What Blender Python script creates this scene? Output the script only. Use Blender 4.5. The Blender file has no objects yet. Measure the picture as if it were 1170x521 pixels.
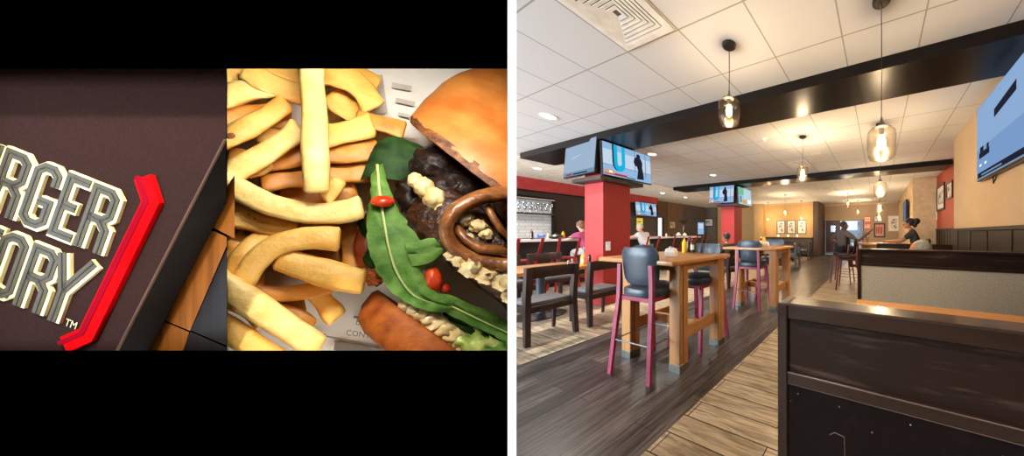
import bpy, bmesh, math, random
from mathutils import Vector, Matrix, noise
random.seed(7)
PI = math.pi
COL = bpy.context.scene.collection
SC = bpy.context.scene

# ------------------------------------------------------------------ camera
PXC, PYC = 870.0, 266.0
FPX = math.sqrt((1004 - PXC) * (PXC - 250))
YAW = math.atan((1004 - PXC) / FPX)
SN, CS = math.sin(YAW), math.cos(YAW)
EYE = Vector((0, 0, 1.3))
FWD = Vector((-SN, CS, 0)); RGT = Vector((CS, SN, 0)); UP = Vector((0, 0, 1))
cd = bpy.data.cameras.new('camera'); cam = bpy.data.objects.new('camera', cd); COL.objects.link(cam)
cam.location = EYE; cam.rotation_euler = (PI / 2, 0, YAW)
cd.sensor_fit = 'HORIZONTAL'; cd.sensor_width = 36.0; cd.lens = FPX / 1170 * 36.0
cd.shift_x = (585 - PXC) / 1170; cd.shift_y = (PYC - 260.5) / 1170
cd.clip_start = 0.05; cd.clip_end = 100
SC.camera = cam

def ray(px, py):
    return FWD + RGT * ((px - PXC) / FPX) + UP * ((PYC - py) / FPX)
def W(px, py, d):
    return EYE + ray(px, py) * d

# ------------------------------------------------------------------ materials
def lin(c):
    return tuple(((v / 255) / 12.92 if v <= 10 else ((v / 255 + 0.055) / 1.055) ** 2.4) for v in c)
def new_mat(name):
    m = bpy.data.materials.new(name); m.use_nodes = True
    nt = m.node_tree; nt.nodes.clear()
    out = nt.nodes.new('ShaderNodeOutputMaterial')
    return m, nt, out
def N(nt, t, **kw):
    n = nt.nodes.new(t)
    for k, v in kw.items():
        if k in n.inputs: n.inputs[k].default_value = v
        else: setattr(n, k, v)
    return n
def rgba(c): return (c[0], c[1], c[2], 1)
def mat(name, c, rough=0.5, metal=0.0, c2=None, scale=(8, 8, 8), detail=4, bump=0.0, bscale=None, spec=0.5, coat=0.0, lo=0.35, hi=0.65, sss=0):
    """principled surface whose colour wanders between c and c2 with noise; optional bump"""
    m, nt, out = new_mat(name)
    b = N(nt, 'ShaderNodeBsdfPrincipled'); L = nt.links.new
    b.inputs['Roughness'].default_value = rough; b.inputs['Metallic'].default_value = metal
    b.inputs['Specular IOR Level'].default_value = spec; b.inputs['Coat Weight'].default_value = coat
    L(b.outputs[0], out.inputs[0])
    a = lin(c)
    if c2 is None: c2 = tuple(min(255, v * 1.08 + 2) for v in c)
    tc = N(nt, 'ShaderNodeTexCoord'); mp = N(nt, 'ShaderNodeMapping'); mp.inputs['Scale'].default_value = scale
    L(tc.outputs['Object'], mp.inputs[0])
    nz = N(nt, 'ShaderNodeTexNoise', Scale=1.0, Detail=detail, Roughness=0.6); L(mp.outputs[0], nz.inputs['Vector'])
    rp = N(nt, 'ShaderNodeValToRGB'); L(nz.outputs['Fac'], rp.inputs[0])
    e = rp.color_ramp.elements; e[0].position = lo; e[1].position = hi
    e[0].color = rgba(a); e[1].color = rgba(lin(c2))
    L(rp.outputs[0], b.inputs['Base Color'])
    if sss:
        b.inputs['Subsurface Weight'].default_value = sss; b.inputs['Subsurface Radius'].default_value = (0.01, 0.006, 0.003)
    if bump:
        src = nz
        if bscale:
            src = N(nt, 'ShaderNodeTexNoise', Scale=bscale, Detail=5.0); L(tc.outputs['Object'], src.inputs['Vector'])
        bp = N(nt, 'ShaderNodeBump', Strength=bump, Distance=0.01); L(src.outputs['Fac'], bp.inputs['Height']); L(bp.outputs[0], b.inputs['Normal'])
    return m
def emis(name, c, s):
    m, nt, out = new_mat(name); e = N(nt, 'ShaderNodeEmission', Strength=s); e.inputs[0].default_value = rgba(lin(c))
    nt.links.new(e.outputs[0], out.inputs[0]); return m
def flat_black(name):
    m, nt, out = new_mat(name); e = N(nt, 'ShaderNodeBsdfDiffuse'); e.inputs[0].default_value = (0, 0, 0, 1)
    nt.links.new(e.outputs[0], out.inputs[0]); return m
def thin_glass(name, tint=(1, 1, 1), gloss=0.08):
    m, nt, out = new_mat(name); L = nt.links.new
    t = N(nt, 'ShaderNodeBsdfTransparent'); t.inputs[0].default_value = rgba(tint)
    g = N(nt, 'ShaderNodeBsdfGlossy', Roughness=0.05); f = N(nt, 'ShaderNodeLayerWeight', Blend=0.25)
    mm = N(nt, 'ShaderNodeMath', operation='MULTIPLY_ADD'); mm.inputs[1].default_value = 0.55; mm.inputs[2].default_value = gloss
    L(f.outputs['Facing'], mm.inputs[0]); mx = N(nt, 'ShaderNodeMixShader'); L(mm.outputs[0], mx.inputs[0]); L(t.outputs[0], mx.inputs[1]); L(g.outputs[0], mx.inputs[2])
    L(mx.outputs[0], out.inputs[0]); return m
def planks(name, cols, length, width, along, grout, rough=0.35, gsize=0.004, streak=0.55, off=(0, 0)):
    """floor boards: brick layout rotated so the boards run along 'x' or 'y', grain streaks along the board"""
    m, nt, out = new_mat(name); L = nt.links.new
    b = N(nt, 'ShaderNodeBsdfPrincipled', Roughness=rough); L(b.outputs[0], out.inputs[0])
    tc = N(nt, 'ShaderNodeTexCoord'); mp = N(nt, 'ShaderNodeMapping')
    mp.inputs['Location'].default_value = (off[0], off[1], 0)
    if along == 'y': mp.inputs['Rotation'].default_value = (0, 0, PI / 2)
    L(tc.outputs['Object'], mp.inputs[0])
    br = N(nt, 'ShaderNodeTexBrick', offset=0.37, offset_frequency=2)
    br.inputs['Scale'].default_value = 1.0; br.inputs['Brick Width'].default_value = length; br.inputs['Row Height'].default_value = width
    br.inputs['Mortar Size'].default_value = gsize; br.inputs['Mortar Smooth'].default_value = 0.1; br.inputs['Bias'].default_value = 0.0
    br.inputs['Color1'].default_value = rgba(lin(cols[0])); br.inputs['Color2'].default_value = rgba(lin(cols[1])); br.inputs['Mortar'].default_value = rgba(lin(grout))
    L(mp.outputs[0], br.inputs['Vector'])
    st = N(nt, 'ShaderNodeMapping'); st.inputs['Scale'].default_value = (2.6, 34, 1); L(mp.outputs[0], st.inputs[0])
    nz = N(nt, 'ShaderNodeTexNoise', Scale=1.0, Detail=8.0, Roughness=0.72, Distortion=0.6); L(st.outputs[0], nz.inputs['Vector'])
    rp = N(nt, 'ShaderNodeValToRGB'); e = rp.color_ramp.elements; e[0].position = 0.40; e[1].position = 0.60
    e[0].color = rgba(lin(cols[2])); e[1].color = (1, 1, 1, 1); L(nz.outputs['Fac'], rp.inputs[0])
    n2 = N(nt, 'ShaderNodeTexNoise', Scale=2.2, Detail=3.0); L(mp.outputs[0], n2.inputs['Vector'])
    r2 = N(nt, 'ShaderNodeValToRGB'); r2.color_ramp.elements[0].position = 0.3; r2.color_ramp.elements[1].position = 0.7
    r2.color_ramp.elements[0].color = (0.78, 0.78, 0.78, 1); L(n2.outputs['Fac'], r2.inputs[0])
    mx = N(nt, 'ShaderNodeMix', data_type='RGBA', blend_type='MULTIPLY'); mx.inputs[0].default_value = streak
    L(br.outputs['Color'], mx.inputs[6]); L(rp.outputs[0], mx.inputs[7])
    m2 = N(nt, 'ShaderNodeMix', data_type='RGBA', blend_type='MULTIPLY'); m2.inputs[0].default_value = 1.0
    L(mx.outputs[2], m2.inputs[6]); L(r2.outputs[0], m2.inputs[7]); L(m2.outputs[2], b.inputs['Base Color'])
    bp = N(nt, 'ShaderNodeBump', Strength=0.15, Distance=0.004); L(nz.outputs['Fac'], bp.inputs['Height']); L(bp.outputs[0], b.inputs['Normal'])
    return m
def grid_mat(name, c, cl, w, h, off, line=0.012, rough=0.8, bump=0.25, rot=None, c2=None, offset=0.0):
    """tiles / bricks on a surface: w x h cells with lines of colour cl"""
    m, nt, out = new_mat(name); L = nt.links.new
    b = N(nt, 'ShaderNodeBsdfPrincipled', Roughness=rough); L(b.outputs[0], out.inputs[0])
    tc = N(nt, 'ShaderNodeTexCoord'); mp = N(nt, 'ShaderNodeMapping'); mp.inputs['Location'].default_value = (off[0], off[1], off[2] if len(off) > 2 else 0)
    if rot: mp.inputs['Rotation'].default_value = rot
    L(tc.outputs['Object'], mp.inputs[0])
    br = N(nt, 'ShaderNodeTexBrick', offset=offset, offset_frequency=2)
    for k, v in (('Scale', 1.0), ('Brick Width', w), ('Row Height', h), ('Mortar Size', line), ('Mortar Smooth', 0.05), ('Bias', 0.0)): br.inputs[k].default_value = v
    br.inputs['Color1'].default_value = rgba(lin(c)); br.inputs['Color2'].default_value = rgba(lin(c2 or tuple(v * 0.985 for v in c))); br.inputs['Mortar'].default_value = rgba(lin(cl))
    L(mp.outputs[0], br.inputs['Vector']); L(br.outputs['Color'], b.inputs['Base Color'])
    bp = N(nt, 'ShaderNodeBump', Strength=bump, Distance=0.006); bp.invert = True; L(br.outputs['Fac'], bp.inputs['Height']); L(bp.outputs[0], b.inputs['Normal'])
    return m
def wood(name, dark, light, along='x', rough=0.4, s=1.0, coat=0.0, bump=0.05):
    sc = {'x': (2.2 * s, 30 * s, 30 * s), 'y': (30 * s, 2.2 * s, 30 * s), 'z': (30 * s, 30 * s, 2.2 * s)}[along]
    return mat(name, dark, rough=rough, c2=light, scale=sc, detail=6, lo=0.3, hi=0.72, bump=bump, coat=coat)

# ------------------------------------------------------------------ mesh builder
class MB:
    def __init__(s): s.bm = bmesh.new(); s.mi = 0
    def face(s, vs):
        try:
            f = s.bm.faces.new(vs); f.material_index = s.mi; return f
        except ValueError: return None
    def quad(s, pts): return s.face([s.bm.verts.new(p) for p in pts])
    def hexa(s, p, bev=0.0, seg=1):
        """8 corners: bottom loop 0-3, top loop 4-7"""
        v = [s.bm.verts.new(q) for q in p]
        fs = [s.face([v[i] for i in t]) for t in ((3, 2, 1, 0), (4, 5, 6, 7), (0, 1, 5, 4), (1, 2, 6, 5), (2, 3, 7, 6), (3, 0, 4, 7))]
        if bev:
            ed = list({e for f in fs for e in f.edges})
            r = bmesh.ops.bevel(s.bm, geom=ed, offset=bev, segments=seg, affect='EDGES', profile=0.5)
            for f in r['faces']: f.material_index = s.mi
        return v
    def box(s, x0, x1, y0, y1, z0, z1, bev=0.0, seg=1):
        return s.hexa([(x0, y0, z0), (x1, y0, z0), (x1, y1, z0), (x0, y1, z0), (x0, y0, z1), (x1, y0, z1), (x1, y1, z1), (x0, y1, z1)], bev, seg)
    def bar(s, a, b, w, t, up=(0, 0, 1), bev=0.0, w2=None, t2=None):
        """rectangular bar from a to b; w across, t along 'up' """
        a = Vector(a); b = Vector(b); d = (b - a).normalized(); u = Vector(up)
        side = d.cross(u); 
        if side.length < 1e-5: side = d.cross(Vector((1, 0, 0)))
        side.normalize(); u = side.cross(d).normalized()
        w2 = w if w2 is None else w2; t2 = t if t2 is None else t2
        def ring(c, w, t): return [c - side * w / 2 - u * t / 2, c + side * w / 2 - u * t / 2, c + side * w / 2 + u * t / 2, c - side * w / 2 + u * t / 2]
        return s.hexa(ring(a, w, t)[::-1] + ring(b, w2, t2)[::-1], bev)
    def loft(s, rings, cap=True, closed=True):
        rows = [[s.bm.verts.new(p) for p in r] for r in rings]
        n = len(rows[0])
        for a, b in zip(rows, rows[1:]):
            for i in range(n if closed else n - 1):
                s.face([a[i], a[(i + 1) % n], b[(i + 1) % n], b[i]])
        if cap:
            s.face(rows[0][::-1]); s.face(rows[-1])
        return rows
    def tube(s, pts, r, seg=8, cap=True):
        pts = [Vector(p) for p in pts]; n = len(pts); rs = r if isinstance(r, (list, tuple)) else [r] * n
        rings = []; ref = None
        for i, p in enumerate(pts):
            d = (pts[min(i + 1, n - 1)] - pts[max(i - 1, 0)]).normalized()
            if ref is None:
                ref = d.cross(Vector((0, 0, 1)))
                if ref.length < 1e-3: ref = d.cross(Vector((1, 0, 0)))
            ref = (ref - d * ref.dot(d)).normalized(); u = d.cross(ref)
            rings.append([p + (ref * math.cos(2 * PI * k / seg) + u * math.sin(2 * PI * k / seg)) * rs[i] for k in range(seg)])
        return s.loft(rings, cap)
    def lathe(s, prof, c=(0, 0, 0), seg=20, cap=True):
        c = Vector(c)
        return s.loft([[c + Vector((r * math.cos(2 * PI * k / seg), r * math.sin(2 * PI * k / seg), z)) for k in range(seg)] for r, z in prof], cap)
    def prism(s, pts, off):
        """closed polygon (3D points) swept by vector off"""
        off = Vector(off); a = [s.bm.verts.new(p) for p in pts]; b = [s.bm.verts.new(Vector(p) + off) for p in pts]; n = len(a)
        s.face(a[::-1]); s.face(b)
        for i in range(n): s.face([a[i], a[(i + 1) % n], b[(i + 1) % n], b[i]])
    def blob(s, c, r, sub=2, amp=0.0, fr=3.0, fn=None, seed=0):
        """noise-displaced ellipsoid; r is a scalar or 3 radii; fn maps points at the end"""
        r = Vector((r, r, r)) if not isinstance(r, (tuple, list, Vector)) else Vector(r); c = Vector(c)
        g = bmesh.ops.create_icosphere(s.bm, subdivisions=sub, radius=1.0)
        for v in g['verts']:
            d = v.co.normalized(); k = 1 + amp * noise.noise(d * fr + Vector((seed, seed * 1.7, 0)))
            p = c + Vector((d.x * r.x, d.y * r.y, d.z * r.z)) * k
            v.co = fn(p) if fn else p
        for v in g['verts']:
            for f in v.link_faces: f.material_index = s.mi
    def build(s, name, m, parent=None, smooth=35, recalc=True, off=None):
        if recalc: bmesh.ops.recalc_face_normals(s.bm, faces=s.bm.faces[:])
        if off is not None: bmesh.ops.translate(s.bm, vec=-Vector(off), verts=s.bm.verts[:])
        me = bpy.data.meshes.new(name); s.bm.to_mesh(me); s.bm.free()
        for q in (m if isinstance(m, (list, tuple)) else [m]): me.materials.append(q)
        if smooth:
            me.shade_smooth(); me.set_sharp_from_angle(angle=math.radians(smooth))
        o = bpy.data.objects.new(name, me); COL.objects.link(o)
        if parent: o.parent = parent
        return o
def tag(o, label=None, cat=None, group=None, kind=None):
    if label: o['label'] = label
    if cat: o['category'] = cat
    if group: o['group'] = group
    if kind: o['kind'] = kind
    return o
def thing(name, label, cat, loc=(0, 0, 0), rz=0.0, group=None):
    o = bpy.data.objects.new(name, None); COL.objects.link(o); o.location = loc; o.rotation_euler = (0, 0, rz); o.empty_display_size = 0.1
    return tag(o, label, cat, group)
def dup(root, loc, rz, label=None, group=None):
    r = root.copy(); COL.objects.link(r); r.location = loc; r.rotation_euler = (0, 0, rz)
    if label: r['label'] = label
    if group: r['group'] = group
    for ch in list(root.children):
        c = ch.copy(); COL.objects.link(c); c.parent = r
        for g in list(ch.children):
            d = g.copy(); COL.objects.link(d); d.parent = c
    return r
def struct(o): o['kind'] = 'structure'; return o
def text2d(s):
    """flat filled outline of a string: verts (x, y) and faces; cap height about 0.7"""
    cu = bpy.data.curves.new('text', 'FONT'); cu.body = s; cu.resolution_u = 2
    o = bpy.data.objects.new('text', cu); COL.objects.link(o)
    dg = bpy.context.evaluated_depsgraph_get(); dg.update()
    me = bpy.data.meshes.new_from_object(o.evaluated_get(dg))
    vs = [tuple(v.co[:2]) for v in me.vertices]; fs = [tuple(p.vertices) for p in me.polygons]
    bpy.data.objects.remove(o); bpy.data.curves.remove(cu); bpy.data.meshes.remove(me)
    return vs, fs
def put_text(mb, s, fn):
    vs, fs = text2d(s); bv = [mb.bm.verts.new(fn(x, y)) for x, y in vs]
    for f in fs: mb.face([bv[i] for i in f])
# ================================================================== ADDED DISPLAY CASE WITH MENU AND BURGER
BLK = flat_black('matt_black'); WHT = mat('gap_white', (250, 250, 250), 0.6, c2=(252, 252, 252))
D0 = 0.45
case = thing('added_case', 'added tall matt black case standing for black bars, with white edge strip', 'display case', tuple(W(300, 266, D0).xy) + (0,))  # added case; black panels and white strip stand in for borders
def frus(mb, x0, x1, y0, y1, da, db, g=0.0):
    """slab between two depths whose ends taper with the sight lines; g shrinks the rear opening edges"""
    a = [W(x0, y1, da), W(x1, y1, da), W(x1, y0, da), W(x0, y0, da)]; b = [W(x0, y1, db), W(x1, y1, db), W(x1, y0, db), W(x0, y0, db)]
    mb.hexa(a + b)
YT, YB = -330, 1092
def cpart(n, fn, m, lab=None):
    mb = MB(); fn(mb); o = mb.build(n, m, case, smooth=0, off=case.location)
    if lab: o['label'] = lab
    return o
cpart('added_top_panel', lambda m: frus(m, -110, 580, YT, 78.5, D0, D0 + 0.015), BLK)
cpart('added_bottom_panel', lambda m: frus(m, -110, 580, 400.5, YB, D0, D0 + 0.015), BLK)
cpart('added_side_panel', lambda m: frus(m, -330, -110, YT, YB, D0, D0 + 0.015), BLK)
cpart('added_edge_strip', lambda m: frus(m, 580, 590, YT, YB, D0, D0 + 0.015), WHT, 'added white strip standing for a blank gap')
def shell(mb):
    def q(a, d): return EYE + RGT * a + FWD * d
    pl = [(-0.4592, 0.471), (-1.443, 1.478), (-1.95, 1.35), (-1.86, 0.471)]
    ZT = 2.22
    for i in range(3):
        a, b = pl[i], pl[i + 1]; A, B = q(*a), q(*b)
        d = (B - A).normalized(); n = Vector((d.y, -d.x, 0)) * 0.012
        cen = q(-1.3, 0.85)
        if (A + n - cen).length > (A - n - cen).length and i != 0: n = -n
        if i == 0: n = (cen - A).normalized() * 0; n = Vector((d.y, -d.x, 0)) * 0.008; n = n if (A + n - cen).length < (A - n - cen).length else -n
        mb.prism([Vector((A.x, A.y, 0.02)), Vector((B.x, B.y, 0.02)), Vector((B.x, B.y, ZT)), Vector((A.x, A.y, ZT))], n)
    for z in (0.0, ZT): mb.prism([Vector((q(*p).x, q(*p).y, z)) for p in pl], (0, 0, 0.02))
cpart('added_case_body', shell, BLK)

# ---- table boards behind the menu
DM, DT = 0.485, 0.0247
lit_honey = wood('lit_wood', (116, 64, 17), (176, 106, 38), 'z', 0.6, 1.5); darkw = wood('dark_wood', (18, 12, 9), (34, 24, 19), 'z', 0.6, 1.5)  # orange boards paint a strip of light on the dark table
for m_ in (lit_honey, darkw): [n for n in m_.node_tree.nodes if n.type == 'BSDF_PRINCIPLED'][0].inputs['Specular IOR Level'].default_value = 0.05
table = thing('plank_table', 'wooden plank table with a strip of light painted in orange under the dark menu cover', 'table', W(200, 400, DM + DT))
def board(n, pts, m, z=0.0):
    mb = MB(); d = DM + DT + 0.001 + z
    mb.prism([W(x, y, d) for x, y in pts], FWD * 0.0) if 0 else None
    a = [mb.bm.verts.new(W(x, y, d)) for x, y in pts]; b = [mb.bm.verts.new(W(x, y, d + 0.012)) for x, y in pts]; k = len(a)
    mb.face(a); mb.face(b[::-1])
    for i in range(k): mb.face([a[i], a[(i + 1) % k], b[(i + 1) % k], b[i]])
    return mb.build(n, m, table, smooth=0, off=table.location)
board('lit_strip', [(268, 200), (268, 272.5), (247.5, 262), (232, 255)], lit_honey)
board('lit_strip', [(258, 228), (247.5, 263), (258, 268.5), (258, 283), (217, 378), (186, 365), (165, 355), (224, 240)][3:7] + [(225, 262), (246, 264.5), (259, 271), (259, 281)], lit_honey)
board('lit_strip', [(165, 357), (185.5, 366.5), (216, 379.5), (206, 412), (120, 412), (130, 390)], lit_honey)
board('dark_board', [(259, 284.5), (259, 395), (218, 377.5)], darkw)
board('dark_board', [(217.5, 379), (259, 397), (259, 412), (204, 412)], darkw)
board('dark_board', [(-40, 60), (259, 60), (259, 226), (120, 412), (-40, 412)], darkw, 0.004)

# ---- the menu
brown = mat('menu_leatherette', (52, 36, 34), 0.7, c2=(57, 40, 37), scale=(160, 160, 160), bump=0.03, spec=0.0)
menu = thing('menu_cover', 'dark brown menu cover with raised gold lettering and red bracket', 'menu', W(130, 400, DM + DT))
mb = MB()
fr = [W(-58, 60, DM), W(258, 60, DM), W(258, 160, DM), W(129, 412, DM), W(-58, 412, DM)]
bk = [W(-58, 60, DM + DT), W(258, 60, DM + DT), W(258, 232, DM + DT), W(164, 412, DM + DT), W(-58, 412, DM + DT)]
A = [mb.bm.verts.new(p) for p in fr]; B = [mb.bm.verts.new(p) for p in bk]
mb.face(A); mb.face(B[::-1])
mb.mi = 0
for i in range(5):
    mb.mi = 1 if i in (1, 2) else 0
    mb.face([A[i], A[(i + 1) % 5], B[(i + 1) % 5], B[i]])
mb.build('cover', [brown, mat('cover_side', (24, 17, 16), 0.6, spec=0.2)], menu, smooth=0, off=menu.location)
mb = MB()
e0, e1 = Vector((258, 160)), Vector((129, 412))
ed = [W(*e0, DM) - FWD * 0.0006, W(*e1, DM) - FWD * 0.0006]
mb.tube(ed, 0.0016, 6); mb.build('cover_edge', mat('lit_edge', (120, 95, 85), 0.6, spec=0.1), menu, off=menu.location)  # pale line paints the light caught along the cover's edge
UV, VV = Vector((0.93, 0.372)), Vector((-0.335, 0.942))
def pm(p, e): return W(p.x, p.y, DM) - FWD * e
def stroke(mb, pts, hw, e0, e1, closed=False):
    """mitred ribbon of half width hw px along 2D points, extruded from height e0 to e1 over the cover"""
    n = len(pts); ls, rs = [], []
    for i, p in enumerate(pts):
        a = (p - pts[i - 1]).normalized() if (i > 0 or closed) else None
        b = (pts[(i + 1) % n] - p).normalized() if (i < n - 1 or closed) else None
        a = a or b; b = b or a
        na, nb = Vector((-a.y, a.x)), Vector((-b.y, b.x)); m = (na + nb).normalized(); k = hw / max(0.4, m.dot(na))
        q = p
        if not closed and i == 0: q = p - a * 0
        ls.append(q + m * k); rs.append(q - m * k)
    rings = [[pm(l, e0), pm(r, e0), pm(r, e1), pm(l, e1)] for l, r in zip(ls, rs)]
    if closed: rings.append(rings[0])
    mb.loft(rings, cap=not closed)
GL = {
 'R': [[(5, 75), (5, 5), (20, 5), (26, 11), (26, 31), (20, 38), (5, 38)], [(17, 38), (26, 48), (26, 75)]],
 'G': [[(26, 23), (26, 11), (20, 5), (11, 5), (5, 11), (5, 64), (11, 70), (20, 70), (26, 64), (26, 43), (15, 43)]],
 'E': [[(26, 5), (5, 5), (5, 70), (26, 70)], [(5, 37), (20, 37)]],
 'U': [[(5, 0), (5, 64), (11, 70), (20, 70), (26, 64), (26, 0)]],
 'O': [[(11, 5), (20, 5), (26, 11), (26, 64), (20, 70), (11, 70), (5, 64), (5, 11), 'c']],
 'Y': [[(3, 0), (16, 40), (16, 77)], [(37, -2), (16, 40)]],
 'T': [[(0, 5), (30, 5)], [(15, 5), (15, 75)]]}
LET = [('U', -20, 156), ('R', 14, 169), ('G', 49, 183), ('E', 84, 197), ('R', 114, 209), ('T', -20, 251), ('O', 11, 262), ('R', 45, 277), ('Y', 74, 288)]
mats_g = [mat('cream_gold', (232, 214, 146), 0.5, c2=(244, 230, 172), scale=(40, 40, 40), spec=0.1), mat('khaki_gold', (66, 57, 30), 0.5, c2=(76, 66, 38), scale=(50, 50, 50), spec=0.02), mat('contour_brown', (30, 25, 19), 0.6, spec=0.05)]
mb = MB(); lines = MB()
for ch, x, y in LET:
    o = Vector((x, y))
    for st in GL[ch]:
        cl = st[-1] == 'c'; pts = [o + UV * p[0] * 1.13 + VV * p[1] for p in st if p != 'c']
        if ch == 'T' or True:
            up_ = [p + Vector((-1.6, -1.0)) for p in pts]
            mb.mi = 0; stroke(mb, pts, 7.0, 0, 0.0026, cl)
            mb.mi = 1; stroke(mb, up_, 4.7, 0.0025, 0.0032, cl)
            stroke(lines, up_, 0.7, 0.0031, 0.0035, cl)
for st in ([Vector((-16, 321)), Vector((15, 338))],):
    mb.mi = 0; stroke(mb, st, 5.5, 0, 0.0022); mb.mi = 1; stroke(mb, st, 4.2, 0.0021, 0.0027)
lo = mb.build('logo_lettering', mats_g, menu, smooth=0, off=menu.location); lo['label'] = 'gold and cream outlined block lettering'
l2 = lines.build('lettering_contour', mats_g[2], lo, smooth=0, off=menu.location); 
red = mat('bracket_red', (220, 8, 14), 0.35, c2=(235, 16, 22), spec=0.0); dred = mat('bracket_dark_red', (140, 12, 32), 0.5, spec=0.0)
mb = MB(); bp_ = [Vector((168, 203)), Vector((177.5, 231)), Vector((104, 382)), Vector((79, 393))]
mb.mi = 0; stroke(mb, bp_, 9.5, 0, 0.004)
br_ = mb.build('logo_bracket', red, menu, smooth=0, off=menu.location); br_['label'] = 'bright red angular bracket'
mb = MB(); stroke(mb, [p + Vector((-2.5, -1)) for p in bp_], 0.9, 0.0039, 0.0045); stroke(mb, [p + Vector((-6, -1.5)) for p in bp_], 2.2, 0.0039, 0.0043)
mb.build('bracket_inset', dred, br_, smooth=0, off=menu.location)
mb = MB(); put_text(mb, 'TM', lambda x, y: pm(Vector((75, 371)) + UV * x * 10.5 - VV * y * 12, 0.0012))
mb.build('trademark', mats_g[0], menu, smooth=0, off=menu.location)

# ---- burger tray: a sheet of newsprint that leans back, food on it
OB = W(420, 240, 0.8); NB = ((EYE - OB).normalized() + UP * 0.42).normalized(); KW = 0.0021
WOFF = 0.0
def bq(x, y, w=0.0):
    w += WOFF; x = max(259.5, min(x, 583.5 - 0.0005 * w))
    r = ray(x, y); t = (OB - EYE).dot(NB) / r.dot(NB); p = EYE + r * t
    return p - r.normalized() * (w * KW)
def bv(p): return bq(p[0], p[1], p[2])
paper = mat('newsprint', (240, 236, 228), 0.9, c2=(248, 245, 238), scale=(6, 6, 6)); ink = mat('grey_ink', (120, 112, 104), 0.9); inkb = mat('dark_ink', (70, 62, 56), 0.9)
liner = thing('newsprint_liner', 'sheet of printed newsprint lining the tray under fries and burger', 'paper', bq(420, 402, -6))
mb = MB(); nx, ny = 26, 26
gr = [[mb.bm.verts.new(bq(236 + (585 - 236) * i / nx, 56 + 372 * j / ny, -20 + 5 * noise.noise(Vector((i * 0.2, j * 0.2, 3))))) for i in range(nx + 1)] for j in range(ny + 1)]
for j in range(ny):
    for i in range(nx): mb.face([gr[j][i], gr[j][i + 1], gr[j + 1][i + 1], gr[j + 1][i]])
sh = mb.build('sheet', paper, liner, off=liner.location)
md = sh.modifiers.new('thickness', 'SOLIDIFY'); md.thickness = 0.0015; md.offset = -1
def print_line(mb, s, x, y, sz, ang):
    u = Vector((math.cos(ang), math.sin(ang))); v = Vector((math.sin(ang), -math.cos(ang)))
    def f(a, b):
        p = Vector((x, y)) + u * a * sz + v * b * sz; return bq(p.x, p.y, -12)
    put_text(mb, s, f)
mb = MB()
print_line(mb, 'CONTINUED', 395, 383, 9.5, 0.13); print_line(mb, 'Being a', 406, 371, 10.5, 0.13)
def rule(mb, a, b, w):
    a, b = Vector(a), Vector(b); n = (b - a).normalized(); n = Vector((-n.y, n.x)) * w
    mb.quad([bq(*(a + n), -12), bq(*(b + n), -12), bq(*(b - n), -12), bq(*(a - n), -12)])
rule(mb, (350, 380), (470, 402), 0.8)
mb.build('printed_words', ink, liner, smooth=0, off=liner.location)
inkf = mat('faint_ink', (186, 180, 172), 0.9)
for x0, y0, x1, y1, w in ((382, 395, 440, 404, 5), (352, 379, 372, 383, 1.2), (448, 97, 470, 101, 3), (452, 114, 474, 119, 2.5), (455, 130, 468, 133, 2), (404, 362, 440, 367, 1.2), (430, 86, 436, 130, 7), (354, 338, 362, 345, 4)):
    mb = MB(); rule(mb, (x0, y0), (x1, y1), w); mb.build('printed_block', inkf if y0 < 200 else ink, liner, smooth=0, off=liner.location)

# ---- french fries
fm = [mat('fry_pale', (240, 196, 100), 0.5, c2=(252, 224, 150), scale=(16, 16, 16), lo=0.3, hi=0.7, bump=0.3, bscale=70, sss=0.12),
      mat('fry_golden', (228, 166, 66), 0.5, c2=(246, 204, 112), scale=(16, 16, 16), lo=0.3, hi=0.7, bump=0.3, bscale=70, sss=0.12),
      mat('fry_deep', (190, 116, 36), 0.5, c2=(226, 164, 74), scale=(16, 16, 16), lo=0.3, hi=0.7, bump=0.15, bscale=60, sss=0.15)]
spotm = mat('fry_brown_spot', (120, 62, 22), 0.6)
def bez(pts, n=12):
    pts = [Vector(p) for p in pts]
    if len(pts) == 2: return [pts[0].lerp(pts[1], i / n) for i in range(n + 1)]
    out = []
    for i in range(n + 1):
        t = i / n; a, b, c = pts; out.append(a * (1 - t) ** 2 + (b * 2 - (a + c) / 2 * 1) * 2 * t * (1 - t) * 1 + c * t * t if False else a * (1 - t) ** 2 + (b * 2 - (a + c) * 0.5) * (2 * t * (1 - t)) + c * t ** 2)
    return out
FRY = []
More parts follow.
